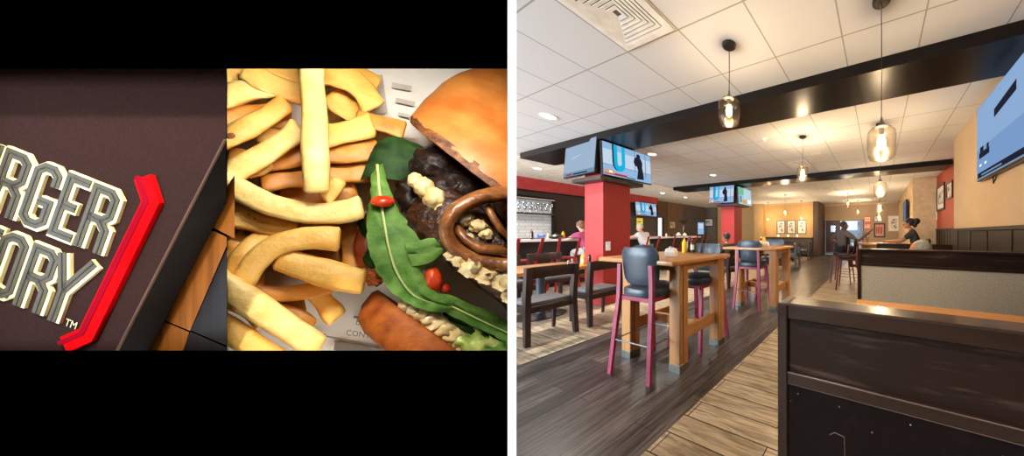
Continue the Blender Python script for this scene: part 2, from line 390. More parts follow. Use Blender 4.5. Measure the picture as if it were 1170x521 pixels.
def fry(label, pts, hw, w, m, tip=None):
    k = random.random
    hw *= 1.06; path = bez(pts); n = len(path); rings = []; seg = 14
    ph = k() * 9; rot = (k() - 0.5) * 0.7
    for i, p in enumerate(path):
        d = (path[min(i + 1, n - 1)] - path[max(i - 1, 0)]).normalized(); nr = Vector((-d.y, d.x))
        f = i / (n - 1); tap = 1.0 + 0.07 * math.sin(f * 7 + ph)
        ww = w[0] + (w[1] - w[0]) * f if isinstance(w, tuple) else w
        rg = []
        for q in range(seg):
            th = 2 * PI * q / seg + rot; cx, cy = math.cos(th), math.sin(th)
            e = 0.4; sx = math.copysign(abs(cx) ** e, cx); sy = math.copysign(abs(cy) ** e, cy)
            jt = 1 + 0.09 * noise.noise(Vector((p.x * 0.06 + cx, p.y * 0.06 + cy, ph)))
            rg.append(Vector((p.x + nr.x * hw * sx * tap * jt * 0.97, p.y + nr.y * hw * sx * tap * jt * 0.97, ww + hw * sy * tap * jt)))
        rings.append((p, d, ww, rg))
    def shrink(r, k_, push):
        p, d, ww, rg = r; c = Vector((p.x, p.y, ww)); return [c + (v - c) * k_ + Vector((d.x, d.y, 0)) * push for v in rg]
    R = [shrink(rings[0], 0.72, -hw * 0.22), shrink(rings[0], 0.93, -hw * 0.1)] + [r[3] for r in rings] + [shrink(rings[-1], 0.93, hw * 0.1), shrink(rings[-1], 0.7, hw * 0.22)]
    mb = MB(); mb.loft([[bv(v) for v in r] for r in R])
    o = mb.build('french_fry', fm[m], smooth=70)
    tag(o, label, 'french fry', 'french fries piled on the newsprint'); FRY.append(o); return o
fry('tall upright pale fry standing in front of the pile', [(356, 66), (362, 217)], 15, 78, 0)
fry('pale fry slanting up to the right at the left edge of the pile', [(250, 203), (300, 178), (341, 147)], 13.5, 52, 0)
f2 = fry('golden fry with a dark spot above the pale slanting fry', [(252, 160), (290, 142), (326, 118)], 13, 38, 1)
fry('long curved fry bending right across the middle of the pile', [(254, 205), (335, 241), (412, 237)], 12.5, 62, 0)
f4 = fry('speckled fry under the long curved middle fry', [(250, 246), (290, 252), (335, 268)], 13, 44, 1)
fry('arched fry crossing in front of the lower middle pile', [(279, 324), (315, 281), (386, 273)], 13, 60, 1)
f6 = fry('thick fry pointing right with a browned tip touching the lower bun', [(318, 295), (368, 311), (414, 322)], 15.5, 52, 1)
fry('thin fry lying below the thick browned-tip fry', [(288, 333), (330, 336), (376, 326)], 9, 40, 2)
f8 = fry('large pale fry slanting down at the lower left corner', [(246, 322), (305, 358), (362, 398)], 17, 66, 0)
fry('pale fry at the very bottom left of the pile', [(244, 366), (280, 388), (318, 412)], 15, 60, 1)
fry('short stubby fry end on the newsprint below the browned-tip fry', [(362, 334), (374, 350), (384, 362)], 13, 30, 1)
fry('fry end just right of the upright fry near the top leaf', [(362, 158), (395, 151), (424, 143)], 13.5, 44, 1)
fry('fry with a browned end pointing right towards the bun', [(408, 136), (436, 142), (461, 148)], 9.5, 38, 2)
fry('shaded fry right of the upright fry just above the dark leaf', [(362, 176), (395, 175), (430, 171)], 11.5, 34, 2)
fry('lowest of the level fries right of the upright fry', [(364, 202), (390, 199), (420, 197)], 11, 24, 2)
fry('bent fry at the top right of the pile', [(368, 84), (402, 92), (426, 122)], 14, 30, 1)
fry('topmost fry at the right shoulder of the pile', [(372, 70), (400, 82), (430, 98)], 12, 14, 1)
fry('blurred fry at the top left corner of the pile', [(250, 112), (280, 104), (312, 96)], 14, 28, 0)
fry('fry sloping down to the right behind the upright fry', [(280, 80), (310, 96), (352, 110)], 12, 32, 1)
fry('deep golden fry left of the upright fry at mid height', [(298, 186), (325, 182), (352, 174)], 11.5, 34, 2)
fry('small fry end between the slanting and curved fries', [(284, 196), (296, 192), (308, 186)], 9, 40, 1)
fry('fry sunk behind the upright fry above the curved fry', [(300, 210), (330, 206), (356, 204)], 10, 30, 2)
fry('little upright fry end beside the foot of the upright fry', [(372, 228), (380, 218), (387, 206)], 9, 46, 1)
fry('steep fry rising at the left edge below the speckled fry', [(262, 312), (282, 290), (306, 268)], 14, 40, 1)
fry('dark golden fry standing behind the arched fry beside the leaf', [(394, 250), (400, 278), (402, 312)], 12, 24, 2)
fry('toasted fry lying low behind the large corner fry', [(316, 358), (334, 362), (354, 374)], 12, 30, 2)
fry('fry hidden under the arched fry at the left', [(252, 292), (266, 284), (282, 268)], 12, 30, 2)
fry('fry at the top edge left of the upright fry', [(310, 70), (326, 80), (350, 84)], 12, 24, 1)
for i, (a, b, c, hw, w) in enumerate([((250, 84), (278, 80), (310, 74), 12, 12), ((250, 134), (280, 132), (330, 134), 14, 14), ((250, 222), (276, 226), (310, 232), 13, 18), ((300, 150), (330, 160), (372, 162), 14, 10),
    ((330, 258), (362, 262), (398, 256), 12, 24), ((320, 226), (360, 224), (404, 214), 13, 8), ((250, 262), (280, 268), (318, 284), 14, 12), ((330, 300), (360, 290), (404, 292), 13, 8),
    ((262, 180), (280, 184), (310, 196), 12, 12), ((380, 108), (396, 124), (420, 132), 13, 8), ((284, 352), (310, 352), (346, 346), 12, 10), ((262, 340), (280, 350), (300, 368), 12, 10), ((256, 314), (272, 320), (300, 322), 12, 22)]):
    lab = ['fry peeping out at the top left behind the corner fries', 'fry behind the spotted fry at upper left', 'fry showing at the left edge between curved and slanting fries', 'fry deep behind the upright fry', 'fry between the curved fry and the thick fry', 'fry buried behind the middle of the curved fry', 'fry under the speckled fry at the left', 'fry buried behind the thick fry', 'fry buried at the left under the pale slanting fry', 'fry behind the bent fry at top right', 'fry low in the pile behind the large corner fry', 'fry glimpsed under the large corner fry', 'fry glimpsed left of the arched fry'][i]
    fry(lab, [a, b, c], hw, w, 2 if i % 3 else 1)
def spot(f, x, y, w, r):
    mb = MB(); mb.blob((x, y, w), r, 2, 0.2, 2, bv); mb.build('brown_spot', spotm, f)
spot(f2, 264, 155, 51, (5.5, 3.6, 2)); spot(f4, 284, 245, 56, (3, 2, 1.5)); spot(f4, 291, 250, 56, (2.6, 2, 1.5)); spot(f8, 267, 352, 82, (4, 3, 2)); spot(f8, 296, 362, 82, (2, 2, 1.5))
mb = MB(); mb.blob((428, 316, 52), (13, 10, 11), 3, 0.5, 3.5, bv); t_ = mb.build('browned_tip', mat('crisp_tip', (150, 58, 18), 0.35, c2=(225, 130, 60), scale=(70, 70, 70), bump=0.4, bscale=150), f6); t_['label'] = 'reddish brown crisped end'

# ---- the burger
WOFF = 24.0
bg = thing('burger', 'cheeseburger with glossy bun, dark patty, rocket leaves and caramelised onion', 'burger', bq(520, 402, 0))
AX = Vector((0.6, -0.8, 0.04)).normalized(); E1 = Vector((0.8, 0.6, 0)); E2 = AX.cross(E1)
def bpart(name, mb, m, lab=None, smooth=60, parent=None):
    o = mb.build(name, m, parent or bg, smooth=smooth, off=bg.location)
    if lab: o['label'] = lab
    return o
def disc(mb, c, prof, seg=56, amp=0.0, fr=3, seed=0, ax=None, squash=1.0):
    c = Vector(c); ax = (ax or AX); e2 = ax.cross(E1).normalized(); rings = []
    for r, h in prof:
        rg = []
        for q in range(seg):
            th = 2 * PI * q / seg; d = E1 * math.cos(th) + e2 * math.sin(th) * squash
            nn = noise.noise(Vector((math.cos(th) * fr, math.sin(th) * fr, h * 0.05 * fr + seed)))
            rg.append(bv(c + d * r * (1 + amp * nn) + ax * (h + amp * 30 * nn)))
        rings.append(rg)
    mb.loft(rings)
crust = mat('bun_crust', (180, 98, 36), 0.4, c2=(212, 138, 66), scale=(9, 9, 9), lo=0.3, hi=0.7, bump=0.06, bscale=70, coat=0.15, sss=0.05)
pale_crust = mat('bun_side', (206, 150, 78), 0.5, c2=(226, 180, 110), scale=(20, 20, 20), bump=0.1, bscale=90)
toast = mat('bun_toasted_rim', (72, 38, 20), 0.6, c2=(150, 92, 44), scale=(40, 40, 40), bump=0.3, bscale=120)
mb = MB(); R_, H_ = 118, 116; prof = []
for i in range(15):
    f = PI / 2 * (1 - i / 14); prof.append((max(0.5, R_ * math.cos(f) ** (2 / 2.5)), H_ * math.sin(f) ** (2 / 2.5)))
disc(mb, (566, 201, 34), prof + [(R_ * 0.985, -3)], amp=0.02, fr=2, squash=0.55)
bpart('top_bun', mb, crust, 'shiny golden brown top bun')
mb = MB(); disc(mb, (566, 201, 34), [(R_ * 0.99, 2), (R_ * 1.0, -4), (R_ * 0.96, -10), (R_ * 0.6, -12), (2, -12)], amp=0.05, fr=9, squash=0.55)
bpart('bun_cut_face', mb, toast, 'dark toasted rim of the top bun')
crumb = mat('sesame_specks', (250, 190, 120), 0.4)
pat = mat('patty_meat', (38, 22, 17), 0.38, c2=(92, 54, 36), scale=(34, 34, 34), lo=0.35, hi=0.7, bump=0.9, bscale=55)
mb = MB(); disc(mb, (560, 290, 26), [(2, 36), (60, 36), (92, 33), (104, 22), (108, 8), (107, -8), (103, -22), (92, -33), (60, -36), (2, -36)], seg=90, amp=0.09, fr=8, seed=4, squash=0.6)
bpart('patty', mb, pat, 'dark char-grilled beef patty')
onion_d = mat('dark_onion', (16, 10, 10), 0.4, spec=0.25, c2=(46, 27, 23), scale=(30, 30, 30), bump=0.4, bscale=60)
mb = MB()
for x, y, w, r, sd in ((500, 185, 30, (30, 20, 22), 1), (530, 208, 34, (34, 22, 22), 2), (565, 228, 36, (30, 20, 22), 3), (478, 190, 22, (16, 20, 14), 5), (508, 215, 40, (26, 16, 18), 6), (470, 222, 24, (18, 22, 16), 7)): mb.blob((x, y, w), r, 3, 0.35, 3, bv, sd)
bpart('cooked_mushroom', mb, onion_d, 'dark glossy cooked mushroom and onion')
ring = mat('caramel_onion', (92, 46, 18), 0.3, c2=(182, 116, 60), scale=(26, 26, 26), lo=0.3, hi=0.75, coat=0.25, bump=0.3, bscale=90)
def band(mb, path, hw, hd):
    """flat strip standing on edge: wide in depth, thin in the picture plane"""
    n = len(path); rings = []
    for i, p in enumerate(path):
        d = (path[min(i + 1, n - 1)] - path[max(i - 1, 0)]); d2 = Vector((d.x, d.y)).normalized(); nr = Vector((-d2.y, d2.x))
        rings.append([bv(Vector((p.x + nr.x * hw * math.cos(t), p.y + nr.y * hw * math.cos(t), p.z + hd * math.sin(t)))) for t in [2 * PI * k / 10 for k in range(10)]])
    mb.loft(rings)
mb = MB()
band(mb, [Vector((582 + 72 * math.cos(t), 262 + 41 * math.sin(t), 98 + 6 * math.sin(t * 2))) for t in [math.radians(a) for a in range(290, 70, -8)]], 9, 12)
bpart('onion_ring', mb, ring, 'curled caramelised onion ring')
mb = MB()
band(mb, [Vector((590, 292, 96)), Vector((572, 286, 98)), Vector((548, 284, 98)), Vector((530, 272, 94)), Vector((520, 256, 88))], 6, 9)
band(mb, [Vector((556, 234, 94)), Vector((562, 246, 97)), Vector((572, 262, 95)), Vector((586, 274, 90))], 4.5, 7)
bpart('onion_strand', mb, ring)
chz = mat('blue_cheese', (228, 196, 130), 0.5, c2=(246, 228, 180), scale=(30, 30, 30), bump=0.3, bscale=80, sss=0.2)
for pts, rr in (([(474, 206, 54), (484, 214, 60), (496, 226, 62), (505, 238, 62), (508, 250, 60)], [9, 12, 13, 10, 6]),):
    mb = MB()
    for (x, y, w), r in zip(pts, rr): mb.blob((x, y, w), (r, r * 0.95, r), 3, 0.25, 2.5, bv, x)
    bpart('cheese_lump', mb, chz, 'long pale lump of melted cheese')
for i, (x, y, w, r) in enumerate(((530, 250, 88, 10), (546, 258, 90, 9), (556, 268, 92, 7), (540, 306, 96, 13), (556, 315, 95, 12), (526, 298, 94, 9), (578, 322, 92, 14), (572, 304, 94, 8), (584, 338, 90, 10), (516, 292, 90, 7), (562, 298, 96, 6), (536, 272, 90, 6))):
    mb = MB(); mb.blob((x, y, w), (r * 1.15, r * 0.85, r), 3, 0.45, 2.6, bv, i + 3); bpart('cheese_crumb', mb, chz)
def leaf(mb, rows, thick=2.0, rip=2.5, seed=0, nx=8):
    """rows: (left x,y, right x,y, depth); cupped blade with ripples and real thickness"""
    top, bot = [], []
    for j, (lx, ly, rx, ry, w) in enumerate(rows):
        a, b = [], []
        for i in range(nx + 1):
            f = i / nx; x, y = lx + (rx - lx) * f, ly + (ry - ly) * f; x += 5.5 * (2 * f - 1) ** 3 * noise.noise(Vector((ly * 0.09 + lx * 0.05, seed + f, 1)))
            ww = w + 7 * math.sin(f * PI) * 0.6 - 3 * math.exp(-((f - 0.5) / 0.08) ** 2) + rip * noise.noise(Vector((x * 0.07, y * 0.07, seed)))
            a.append(mb.bm.verts.new(bq(x, y, ww))); b.append(mb.bm.verts.new(bq(x, y, ww - thick)))
        top.append(a); bot.append(b)
    m = len(rows)
    for j in range(m - 1):
        for i in range(nx):
            mb.face([top[j][i], top[j][i + 1], top[j + 1][i + 1], top[j + 1][i]]); mb.face([bot[j + 1][i], bot[j + 1][i + 1], bot[j][i + 1], bot[j][i]])
        mb.face([top[j][0], top[j + 1][0], bot[j + 1][0], bot[j][0]]); mb.face([top[j + 1][nx], top[j][nx], bot[j][nx], bot[j + 1][nx]])
    mb.face(top[0][::-1] + bot[0]); mb.face(top[-1] + bot[-1][::-1])
def smooth_rows(rows, k=4):
    out = []
    for i in range(len(rows) - 1):
        p0, p1, p2, p3 = rows[max(i - 1, 0)], rows[i], rows[i + 1], rows[min(i + 2, len(rows) - 1)]
        for s in range(k):
            t = s / k
            out.append(tuple(0.5 * (2 * b + (c - a) * t + (2 * a - 5 * b + 4 * c - d) * t * t + (3 * b - a - 3 * c + d) * t ** 3) for a, b, c, d in zip(p0, p1, p2, p3)))
    return out + [rows[-1]]
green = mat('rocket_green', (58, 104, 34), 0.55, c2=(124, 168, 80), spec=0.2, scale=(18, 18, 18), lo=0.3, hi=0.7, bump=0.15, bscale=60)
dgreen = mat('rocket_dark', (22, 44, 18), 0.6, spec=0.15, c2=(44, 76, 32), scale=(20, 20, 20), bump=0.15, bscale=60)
lgreen = mat('lettuce_pale', (128, 156, 66), 0.4, c2=(186, 196, 110), scale=(24, 24, 24), bump=0.2, bscale=60)
ribm = mat('leaf_rib', (176, 196, 122), 0.4)
LEAF = [('rocket_leaf', 'large bright rocket leaf curving under the patty', [(427, 190, 437, 187, 50), (424, 212, 442, 206, 54), (421, 234, 450, 226, 58), (419, 258, 460, 248, 60), (421, 282, 474, 266, 62), (428, 304, 486, 286, 64), (438, 322, 488, 300, 66), (450, 336, 484, 312, 68), (464, 346, 488, 324, 70), (482, 353, 500, 335, 70), (500, 357, 514, 340, 70), (516, 356, 521, 342, 66)], green, [(431, 188), (434, 220), (439, 254), (446, 290), (456, 316), (474, 338), (500, 348)]),
        ('rocket_lobe', 'rounded side lobe of the rocket leaf', [(462, 276, 470, 304, 70), (476, 276, 480, 303, 73), (490, 272, 494, 299, 75), (500, 273, 504, 292, 75), (507, 280, 508, 285, 74)], green, None),
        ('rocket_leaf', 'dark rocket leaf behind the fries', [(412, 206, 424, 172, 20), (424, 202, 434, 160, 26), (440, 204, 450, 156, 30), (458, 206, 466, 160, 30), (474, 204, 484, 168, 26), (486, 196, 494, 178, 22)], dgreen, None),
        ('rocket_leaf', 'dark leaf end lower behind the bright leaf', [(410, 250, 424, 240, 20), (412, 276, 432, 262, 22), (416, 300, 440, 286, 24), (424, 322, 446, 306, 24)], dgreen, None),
        ('rocket_leaf', 'long leaf under the patty edge', [(488, 344, 500, 334, 60), (506, 356, 518, 338, 64), (526, 366, 540, 348, 66), (548, 376, 560, 356, 66), (568, 386, 578, 366, 64), (585, 396, 585, 374, 62)], green, [(494, 340), (520, 352), (550, 366), (582, 381)]),
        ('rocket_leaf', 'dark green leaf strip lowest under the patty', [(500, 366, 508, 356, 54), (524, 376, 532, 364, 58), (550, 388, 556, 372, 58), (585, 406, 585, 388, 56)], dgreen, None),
        ('lettuce_frill', 'pale frilly lettuce at the bottom', [(513, 384, 526, 362, 52), (522, 396, 542, 372, 58), (536, 406, 554, 378, 60), (552, 412, 566, 388, 58), (570, 414, 585, 392, 56)], lgreen, None),
        ('lettuce_frill', 'pale lettuce fold right of the frill', [(548, 410, 556, 384, 62), (562, 412, 568, 388, 64), (576, 414, 585, 394, 62)], green, None)]
for i, (n, lab, rows, m, ribp) in enumerate(LEAF):
    mb = MB(); leaf(mb, smooth_rows(rows), 2.0, 3 if 'frill' not in n else 12, i); o = bpart(n, mb, m, lab)
    if ribp:
        mb = MB(); z = [r[4] for r in rows]; q = smooth_rows([(x, y, z[int(k * (len(z) - 1) / (len(ribp) - 1))] + 5) for k, (x, y) in enumerate(ribp)])
        mb.tube([bv(p) for p in q], [0.0032 * (1 - 0.6 * k / len(q)) for k in range(len(q))], 6); bpart('leaf_rib', mb, ribm, parent=o)
tom = mat('tomato_red', (206, 46, 18), 0.25, c2=(228, 86, 30), scale=(20, 20, 20), coat=0.4, sss=0.2)
tomd = mat('tomato_dark', (120, 44, 18), 0.4, c2=(170, 78, 34), scale=(20, 20, 20))
for x, y, w, r, m in ((437, 230, 66, (14, 6.5, 8), tom), (495, 320, 62, (11, 15, 12), tom), (418, 282, 16, (14, 26, 10), tomd), (425, 255, 20, (9, 12, 8), tomd), (508, 330, 56, (7, 6, 6), tom)):
    mb = MB(); mb.blob((x, y, w), r, 3, 0.15, 2, bv, x); bpart('tomato_piece', mb, m)
sauce = mat('cream_sauce', (206, 178, 118), 0.3, c2=(236, 216, 168), scale=(24, 24, 24), coat=0.3)
mb = MB()
for x, y, w, r in ((468, 350, 50, (14, 8, 10)), (484, 360, 54, (16, 10, 10)), (500, 370, 54, (17, 11, 10)), (516, 382, 52, (15, 12, 10)), (530, 394, 50, (14, 9, 8)), (476, 354, 53, (14, 9, 9)), (492, 365, 55, (15, 10, 9)), (508, 376, 54, (15, 11, 9)), (523, 388, 52, (14, 10, 8))): mb.blob((x, y, w), r, 3, 0.3, 2.5, bv, x)
bpart('sauce', mb, sauce, 'cream coloured sauce on the lower bun')
lcr = mat('lower_bun_crust', (112, 50, 13), 0.6, c2=(152, 82, 28), scale=(22, 22, 22), spec=0.15, bump=0.25, bscale=60)
mb = MB(); disc(mb, (548, 420, 10), [(2, 2), (130, 2), (146, 1), (150, -5), (150, -24), (144, -40), (130, -47), (2, -48)], seg=64, amp=0.015, fr=4, squash=0.5)
bpart('bottom_bun', mb, lcr, 'reddish brown lower bun')
# added lamps hidden in the case to brighten the menu and food
def area(name, loc, tgt, sx, sy, power, col):
    ld = bpy.data.lights.new(name, 'AREA'); ld.shape = 'RECTANGLE'; ld.size = sx; ld.size_y = sy; ld.energy = power; ld.color = col
    o = bpy.data.objects.new(name, ld); COL.objects.link(o); o.location = loc
    o.rotation_euler = (Vector(tgt) - Vector(loc)).to_track_quat('-Z', 'Y').to_euler(); return o
WOFF = 0.0
def case_fill(a, d, z, ta, td, tz, sx, sy, p, col=(1.0, 0.93, 0.82)):
    o = area('case_fill', EYE + RGT * a + FWD * d + UP * (z - 1.3), EYE + RGT * ta + FWD * td + UP * (tz - 1.3), sx, sy, p, col); return o
case_fill(-0.95, 0.50, 1.90, -1.25, 0.80, 1.35, 0.7, 0.05, 12.5)
case_fill(-0.62, 0.50, 1.80, -1.45, 0.53, 1.35, 0.05, 0.1, 0.8)
case_fill(-0.95, 0.49, 0.80, -1.25, 0.80, 1.25, 0.7, 0.05, 3.6)
# ================================================================== THE DINING ROOM: SHELL
ZC = 3.02
XR = 1.25
dark_pl = planks('dark_planks', ((124, 115, 109), (62, 57, 55), (70, 64, 61)), 1.1, 0.165, 'y', (36, 33, 32), 0.32, 0.0025, 0.85, off=(0.1, 0.03))
light_pl = planks('light_planks', ((226, 210, 182), (202, 184, 156), (138, 118, 96)), 0.98, 0.163, 'x', (52, 42, 34), 0.38, 0.004, 0.75, off=(0.25, -1.24))
def sbox(name, m, x0, x1, y0, y1, z0, z1, bev=0):
    mb = MB(); mb.box(x0, x1, y0, y1, z0, z1, bev); return struct(mb.build(name, m))
sbox('floor', light_pl, -10.6, 1.8, -3.4, 15.8, -0.06, 0.0)
sbox('floor_strip', dark_pl, -3.2, -1.26, -3.4, 15.55, -0.02, 0.0012)
tilec = grid_mat('ceiling_tiles', (214, 215, 216), (160, 157, 152), 0.625, 0.66, (1.54, -1.64), 0.0065, 0.85, 0.4)
sbox('ceiling', tilec, -10.6, 1.8, -3.4, 15.8, ZC, ZC + 0.08)
plast = mat('bar_plaster', (222, 214, 202), 0.85)
sbox('ceiling_soffit', plast, -10.6, -7.02, -3.2, 13.9, 2.965, ZC)
beamm = mat('beam_wood', (20, 15, 13), 0.28, c2=(27, 21, 18), scale=(1.5, 20, 20), bump=0.06, spec=0.2)
for i, y in enumerate((2.735, 7.2)):
    sbox('beam_%d' % (i + 1), beamm, -7.0, XR if i == 0 else 1.55, y, y + 0.64, 2.9, ZC - 0.001)
tan = mat('tan_paint', (184, 156, 120), 0.7, c2=(192, 164, 128), scale=(1.5, 1.5, 1.5))
taupe = mat('taupe_paint', (156, 132, 104), 0.75, c2=(164, 140, 112), scale=(1.5, 1.5, 1.5))
redp = mat('red_paint', (164, 40, 37), 0.6, c2=(170, 45, 42), scale=(2, 2, 2))
dredp = mat('brick_red_paint', (160, 66, 44), 0.7, c2=(170, 74, 50), scale=(2, 2, 2))
wains = mat('wainscot_brown', (30, 22, 19), 0.5, c2=(38, 28, 24), scale=(3, 3, 20), bump=0.05, spec=0.2)
sbox('wall_right', tan, XR, XR + 0.4, -3.3, 5.68, 0, ZC)
sbox('wall_right_recess', dredp, 1.62, 1.75, 5.68, 9.3, 0, ZC)
sbox('wall_right_far', mat('tan_far', (186, 156, 118), 0.7), 0.98, 1.75, 9.3, 15.6, 0, ZC)
mb = MB(); mb.box(XR - 0.018, XR, -3.2, 5.68, 0, 1.33); mb.box(XR - 0.035, XR, -3.2, 5.69, 1.33, 1.375, 0.006)
for k in range(14): mb.box(XR - 0.026, XR - 0.017, -3.0 + k * 0.64, -2.95 + k * 0.64, 0.1, 1.33)
struct(mb.build('trim_1', wains))
mb = MB(); mb.box(1.6, 1.62, 5.69, 9.3, 0, 1.38); mb.box(1.585, 1.62, 5.69, 9.3, 1.38, 1.42, 0.006)
for k in range(12): mb.box(1.592, 1.601, 5.8 + k * 0.3, 5.82 + k * 0.3, 0.1, 1.38)
struct(mb.build('trim_2', wains))
# back wall with the double doorway
mb = MB(); mb.box(-3.0, -2.99, 15.6, 15.75, 0, ZC); mb.box(-2.99, -0.8, 15.6, 15.75, 2.03, ZC); mb.box(-0.8, 1.0, 15.6, 15.75, 0, ZC)
struct(mb.build('wall_back', taupe))
sbox('wall_back_corner', mat('dark_post', (78, 60, 48), 0.6), -3.27, -3.0, 13.75, 15.7, 0, ZC)
amber = mat('amber_wall', (182, 146, 92), 0.7, c2=(190, 154, 100), scale=(1.5, 1.5, 1.5))
sbox('wall_back_left', amber, -9.65, -3.27, 13.9, 14.0, 0, ZC)
sbox('wall_back_pier', amber, -6.8, -6.23, 13.55, 13.9, 0, ZC)
sbox('wall_corner', mat('olive_paint', (98, 86, 72), 0.7), -10.8, -9.65, 13.6, 14.0, 0, ZC)
mb = MB(); mb.box(0.9, 0.98, 13.9, 15.6, ZC - 0.12, ZC); mb.box(-3.0, 0.98, 15.5, 15.6, ZC - 0.1, ZC - 0.001); mb.box(-9.65, -3.27, 13.82, 13.9, ZC - 0.1, ZC - 0.001)
struct(mb.build('trim_3', tan))
# left side: bar wall, red band, brown panels beyond
ribs = grid_mat('dark_boards', (44, 34, 30), (20, 15, 13), 30.0, 0.115, (0, 0, 0), 0.005, 0.4, 0.5, rot=(PI / 2, 0, 0))
def ribmat():
    m, nt, out = new_mat('dark_ribbed_boards'); L = nt.links.new
    b = N(nt, 'ShaderNodeBsdfPrincipled', Roughness=0.4); b.inputs['Base Color'].default_value = rgba(lin((46, 35, 31))); L(b.outputs[0], out.inputs[0])
    tc = N(nt, 'ShaderNodeTexCoord'); wv = N(nt, 'ShaderNodeTexWave', wave_type='BANDS', bands_direction='Z', wave_profile='SAW', Scale=2.7); L(tc.outputs['Object'], wv.inputs['Vector'])
    bp = N(nt, 'ShaderNodeBump', Strength=0.6, Distance=0.02); L(wv.outputs['Fac'], bp.inputs['Height']); L(bp.outputs[0], b.inputs['Normal']); return m
ribs = ribmat()
sbox('wall_left', ribs, -9.75, -9.6, -3.3, 8.84, 0, 2.58)
sbox('wall_left_band', mat('dark_red_paint', (160, 44, 42), 0.6), -9.75, -9.58, -3.3, 8.84, 2.58, ZC)
mb = MB(); mb.box(-9.6, -9.565, 1.0, 8.84, 2.54, 2.6); struct(mb.build('trim_4', wains))
sbox('wall_left_panel_1', mat('brown_panel', (96, 72, 54), 0.55, c2=(104, 78, 60), scale=(2, 2, 12)), -10.55, -10.4, 8.84, 10.22, 0, ZC)
sbox('wall_left_panel_2', mat('tan_brown_panel', (112, 86, 64), 0.55), -10.55, -10.4, 10.26, 11.44, 0, ZC)
sbox('wall_left_panel_3', mat('charcoal_panel', (84, 76, 74), 0.5), -10.55, -10.4, 11.44, 13.7, 0, ZC)
sbox('trim_5', wains, -10.6, -10.42, 10.22, 10.26, 0, ZC)
sbox('wall_left_return', wains, -10.5, -9.6, 8.8, 8.88, 0, ZC)
# wall behind the camera with three tall windows
mb = MB(); xs = [-10.4, -9.0, -6.6, -6.2, -3.8, -3.4, -1.0, XR]
for i in range(0, 7, 2): mb.box(xs[i], xs[i + 1], -3.4, -3.2, 0, ZC)
for i in (1, 3, 5): mb.box(xs[i], xs[i + 1], -3.4, -3.2, 0, 0.5); mb.box(xs[i], xs[i + 1], -3.4, -3.2, 2.8, ZC)
struct(mb.build('wall_front', tan))
wfr = mat('window_bronze', (50, 44, 40), 0.4); wgl = thin_glass('window_glass')
def light(name, kind, loc, power, col, **kw):
    ld = bpy.data.lights.new(name, kind); ld.energy = power; ld.color = col
    for k, v in kw.items(): setattr(ld, k, v)
    o = bpy.data.objects.new(name, ld); COL.objects.link(o); o.location = loc; return o
DAY = 590.0
for n, i in enumerate((1, 3, 5)):
    x0, x1 = xs[i], xs[i + 1]; mb = MB()
    for x in (x0, (x0 + x1) / 2 - 0.03, x1 - 0.06): mb.box(x, x + 0.06, -3.36, -3.26, 0.5, 2.8)
    for z in (0.5, 2.1, 2.74): mb.box(x0, x1, -3.36, -3.26, z, z + 0.06)
    wn = struct(mb.build('window_%d' % (n + 1), wfr))
    mb = MB(); mb.box(x0, x1, -3.315, -3.31, 0.5, 2.8); mb.build('pane', wgl, wn)
    area('daylight', ((x0 + x1) / 2, -3.5, 1.7), ((x0 + x1) / 2, 0, 1.9), x1 - x0, 2.2, DAY * (1.35, 1.1, 0.3)[n], (0.74, 0.87, 1.0))
# columns
for i, (x0, x1, y0, y1) in enumerate(((-4.96, -4.43, 2.87, 3.41), (-4.96, -4.43, 7.35, 7.88))):
    sbox('column_%d' % (i + 1), redp, x0, x1, y0, y1, 0, 2.9, 0.004)
# ------------------------------------------------------------------ ceiling fittings
white_m = mat('white_enamel', (232, 230, 226), 0.5); glow = emis('lamp_lens', (255, 246, 228), 9.0)
def downlight(x, y, label, z=ZC, pw=260, col=(1.0, 0.93, 0.82)):
    t = thing('downlight', label, 'ceiling light', (x, y, z), 0, 'recessed round ceiling lights')
    mb = MB(); mb.lathe([(0.085, 0.0), (0.11, -0.001), (0.112, -0.008), (0.085, -0.010), (0.078, -0.002)], seg=24, cap=False); mb.build('trim_ring', white_m, t)
    mb = MB(); mb.lathe([(0.0005, -0.006), (0.08, -0.004)], seg=24, cap=False); mb.build('lens', glow, t)
    s = light('downlight_beam', 'SPOT', (0, 0, -0.03), pw, col, spot_size=2.2, spot_blend=0.7, shadow_soft_size=0.06); s.parent = t; s.rotation_euler = (0, 0, 0)
downlight(-4.42, 2.055, 'round recessed ceiling light nearest the camera left of the long dark beam')
downlight(-8.0, 3.47, 'round recessed ceiling light over the bar left of the wall screens', 2.964)
downlight(-4.49, 3.99, 'round recessed ceiling light just behind the near red column')
downlight(-8.2, 7.82, 'round recessed ceiling light over the far bar, nearer of two', 2.964)
downlight(-8.2, 9.2, 'round recessed ceiling light over the far bar, farther of two', 2.964)
downlight(-4.47, 6.2, 'round recessed ceiling light in front of the far red column')
for x, y in ((-8.0, 0.6), (-4.42, -1.2), (-0.6, -0.55)):
    downlight(x, y, 'round recessed ceiling light behind the view' if x < -1 else 'added unseen ceiling light that brightens the white edge strip', 2.964 if x < -7 else ZC)  # the last one is added to brighten the white strip
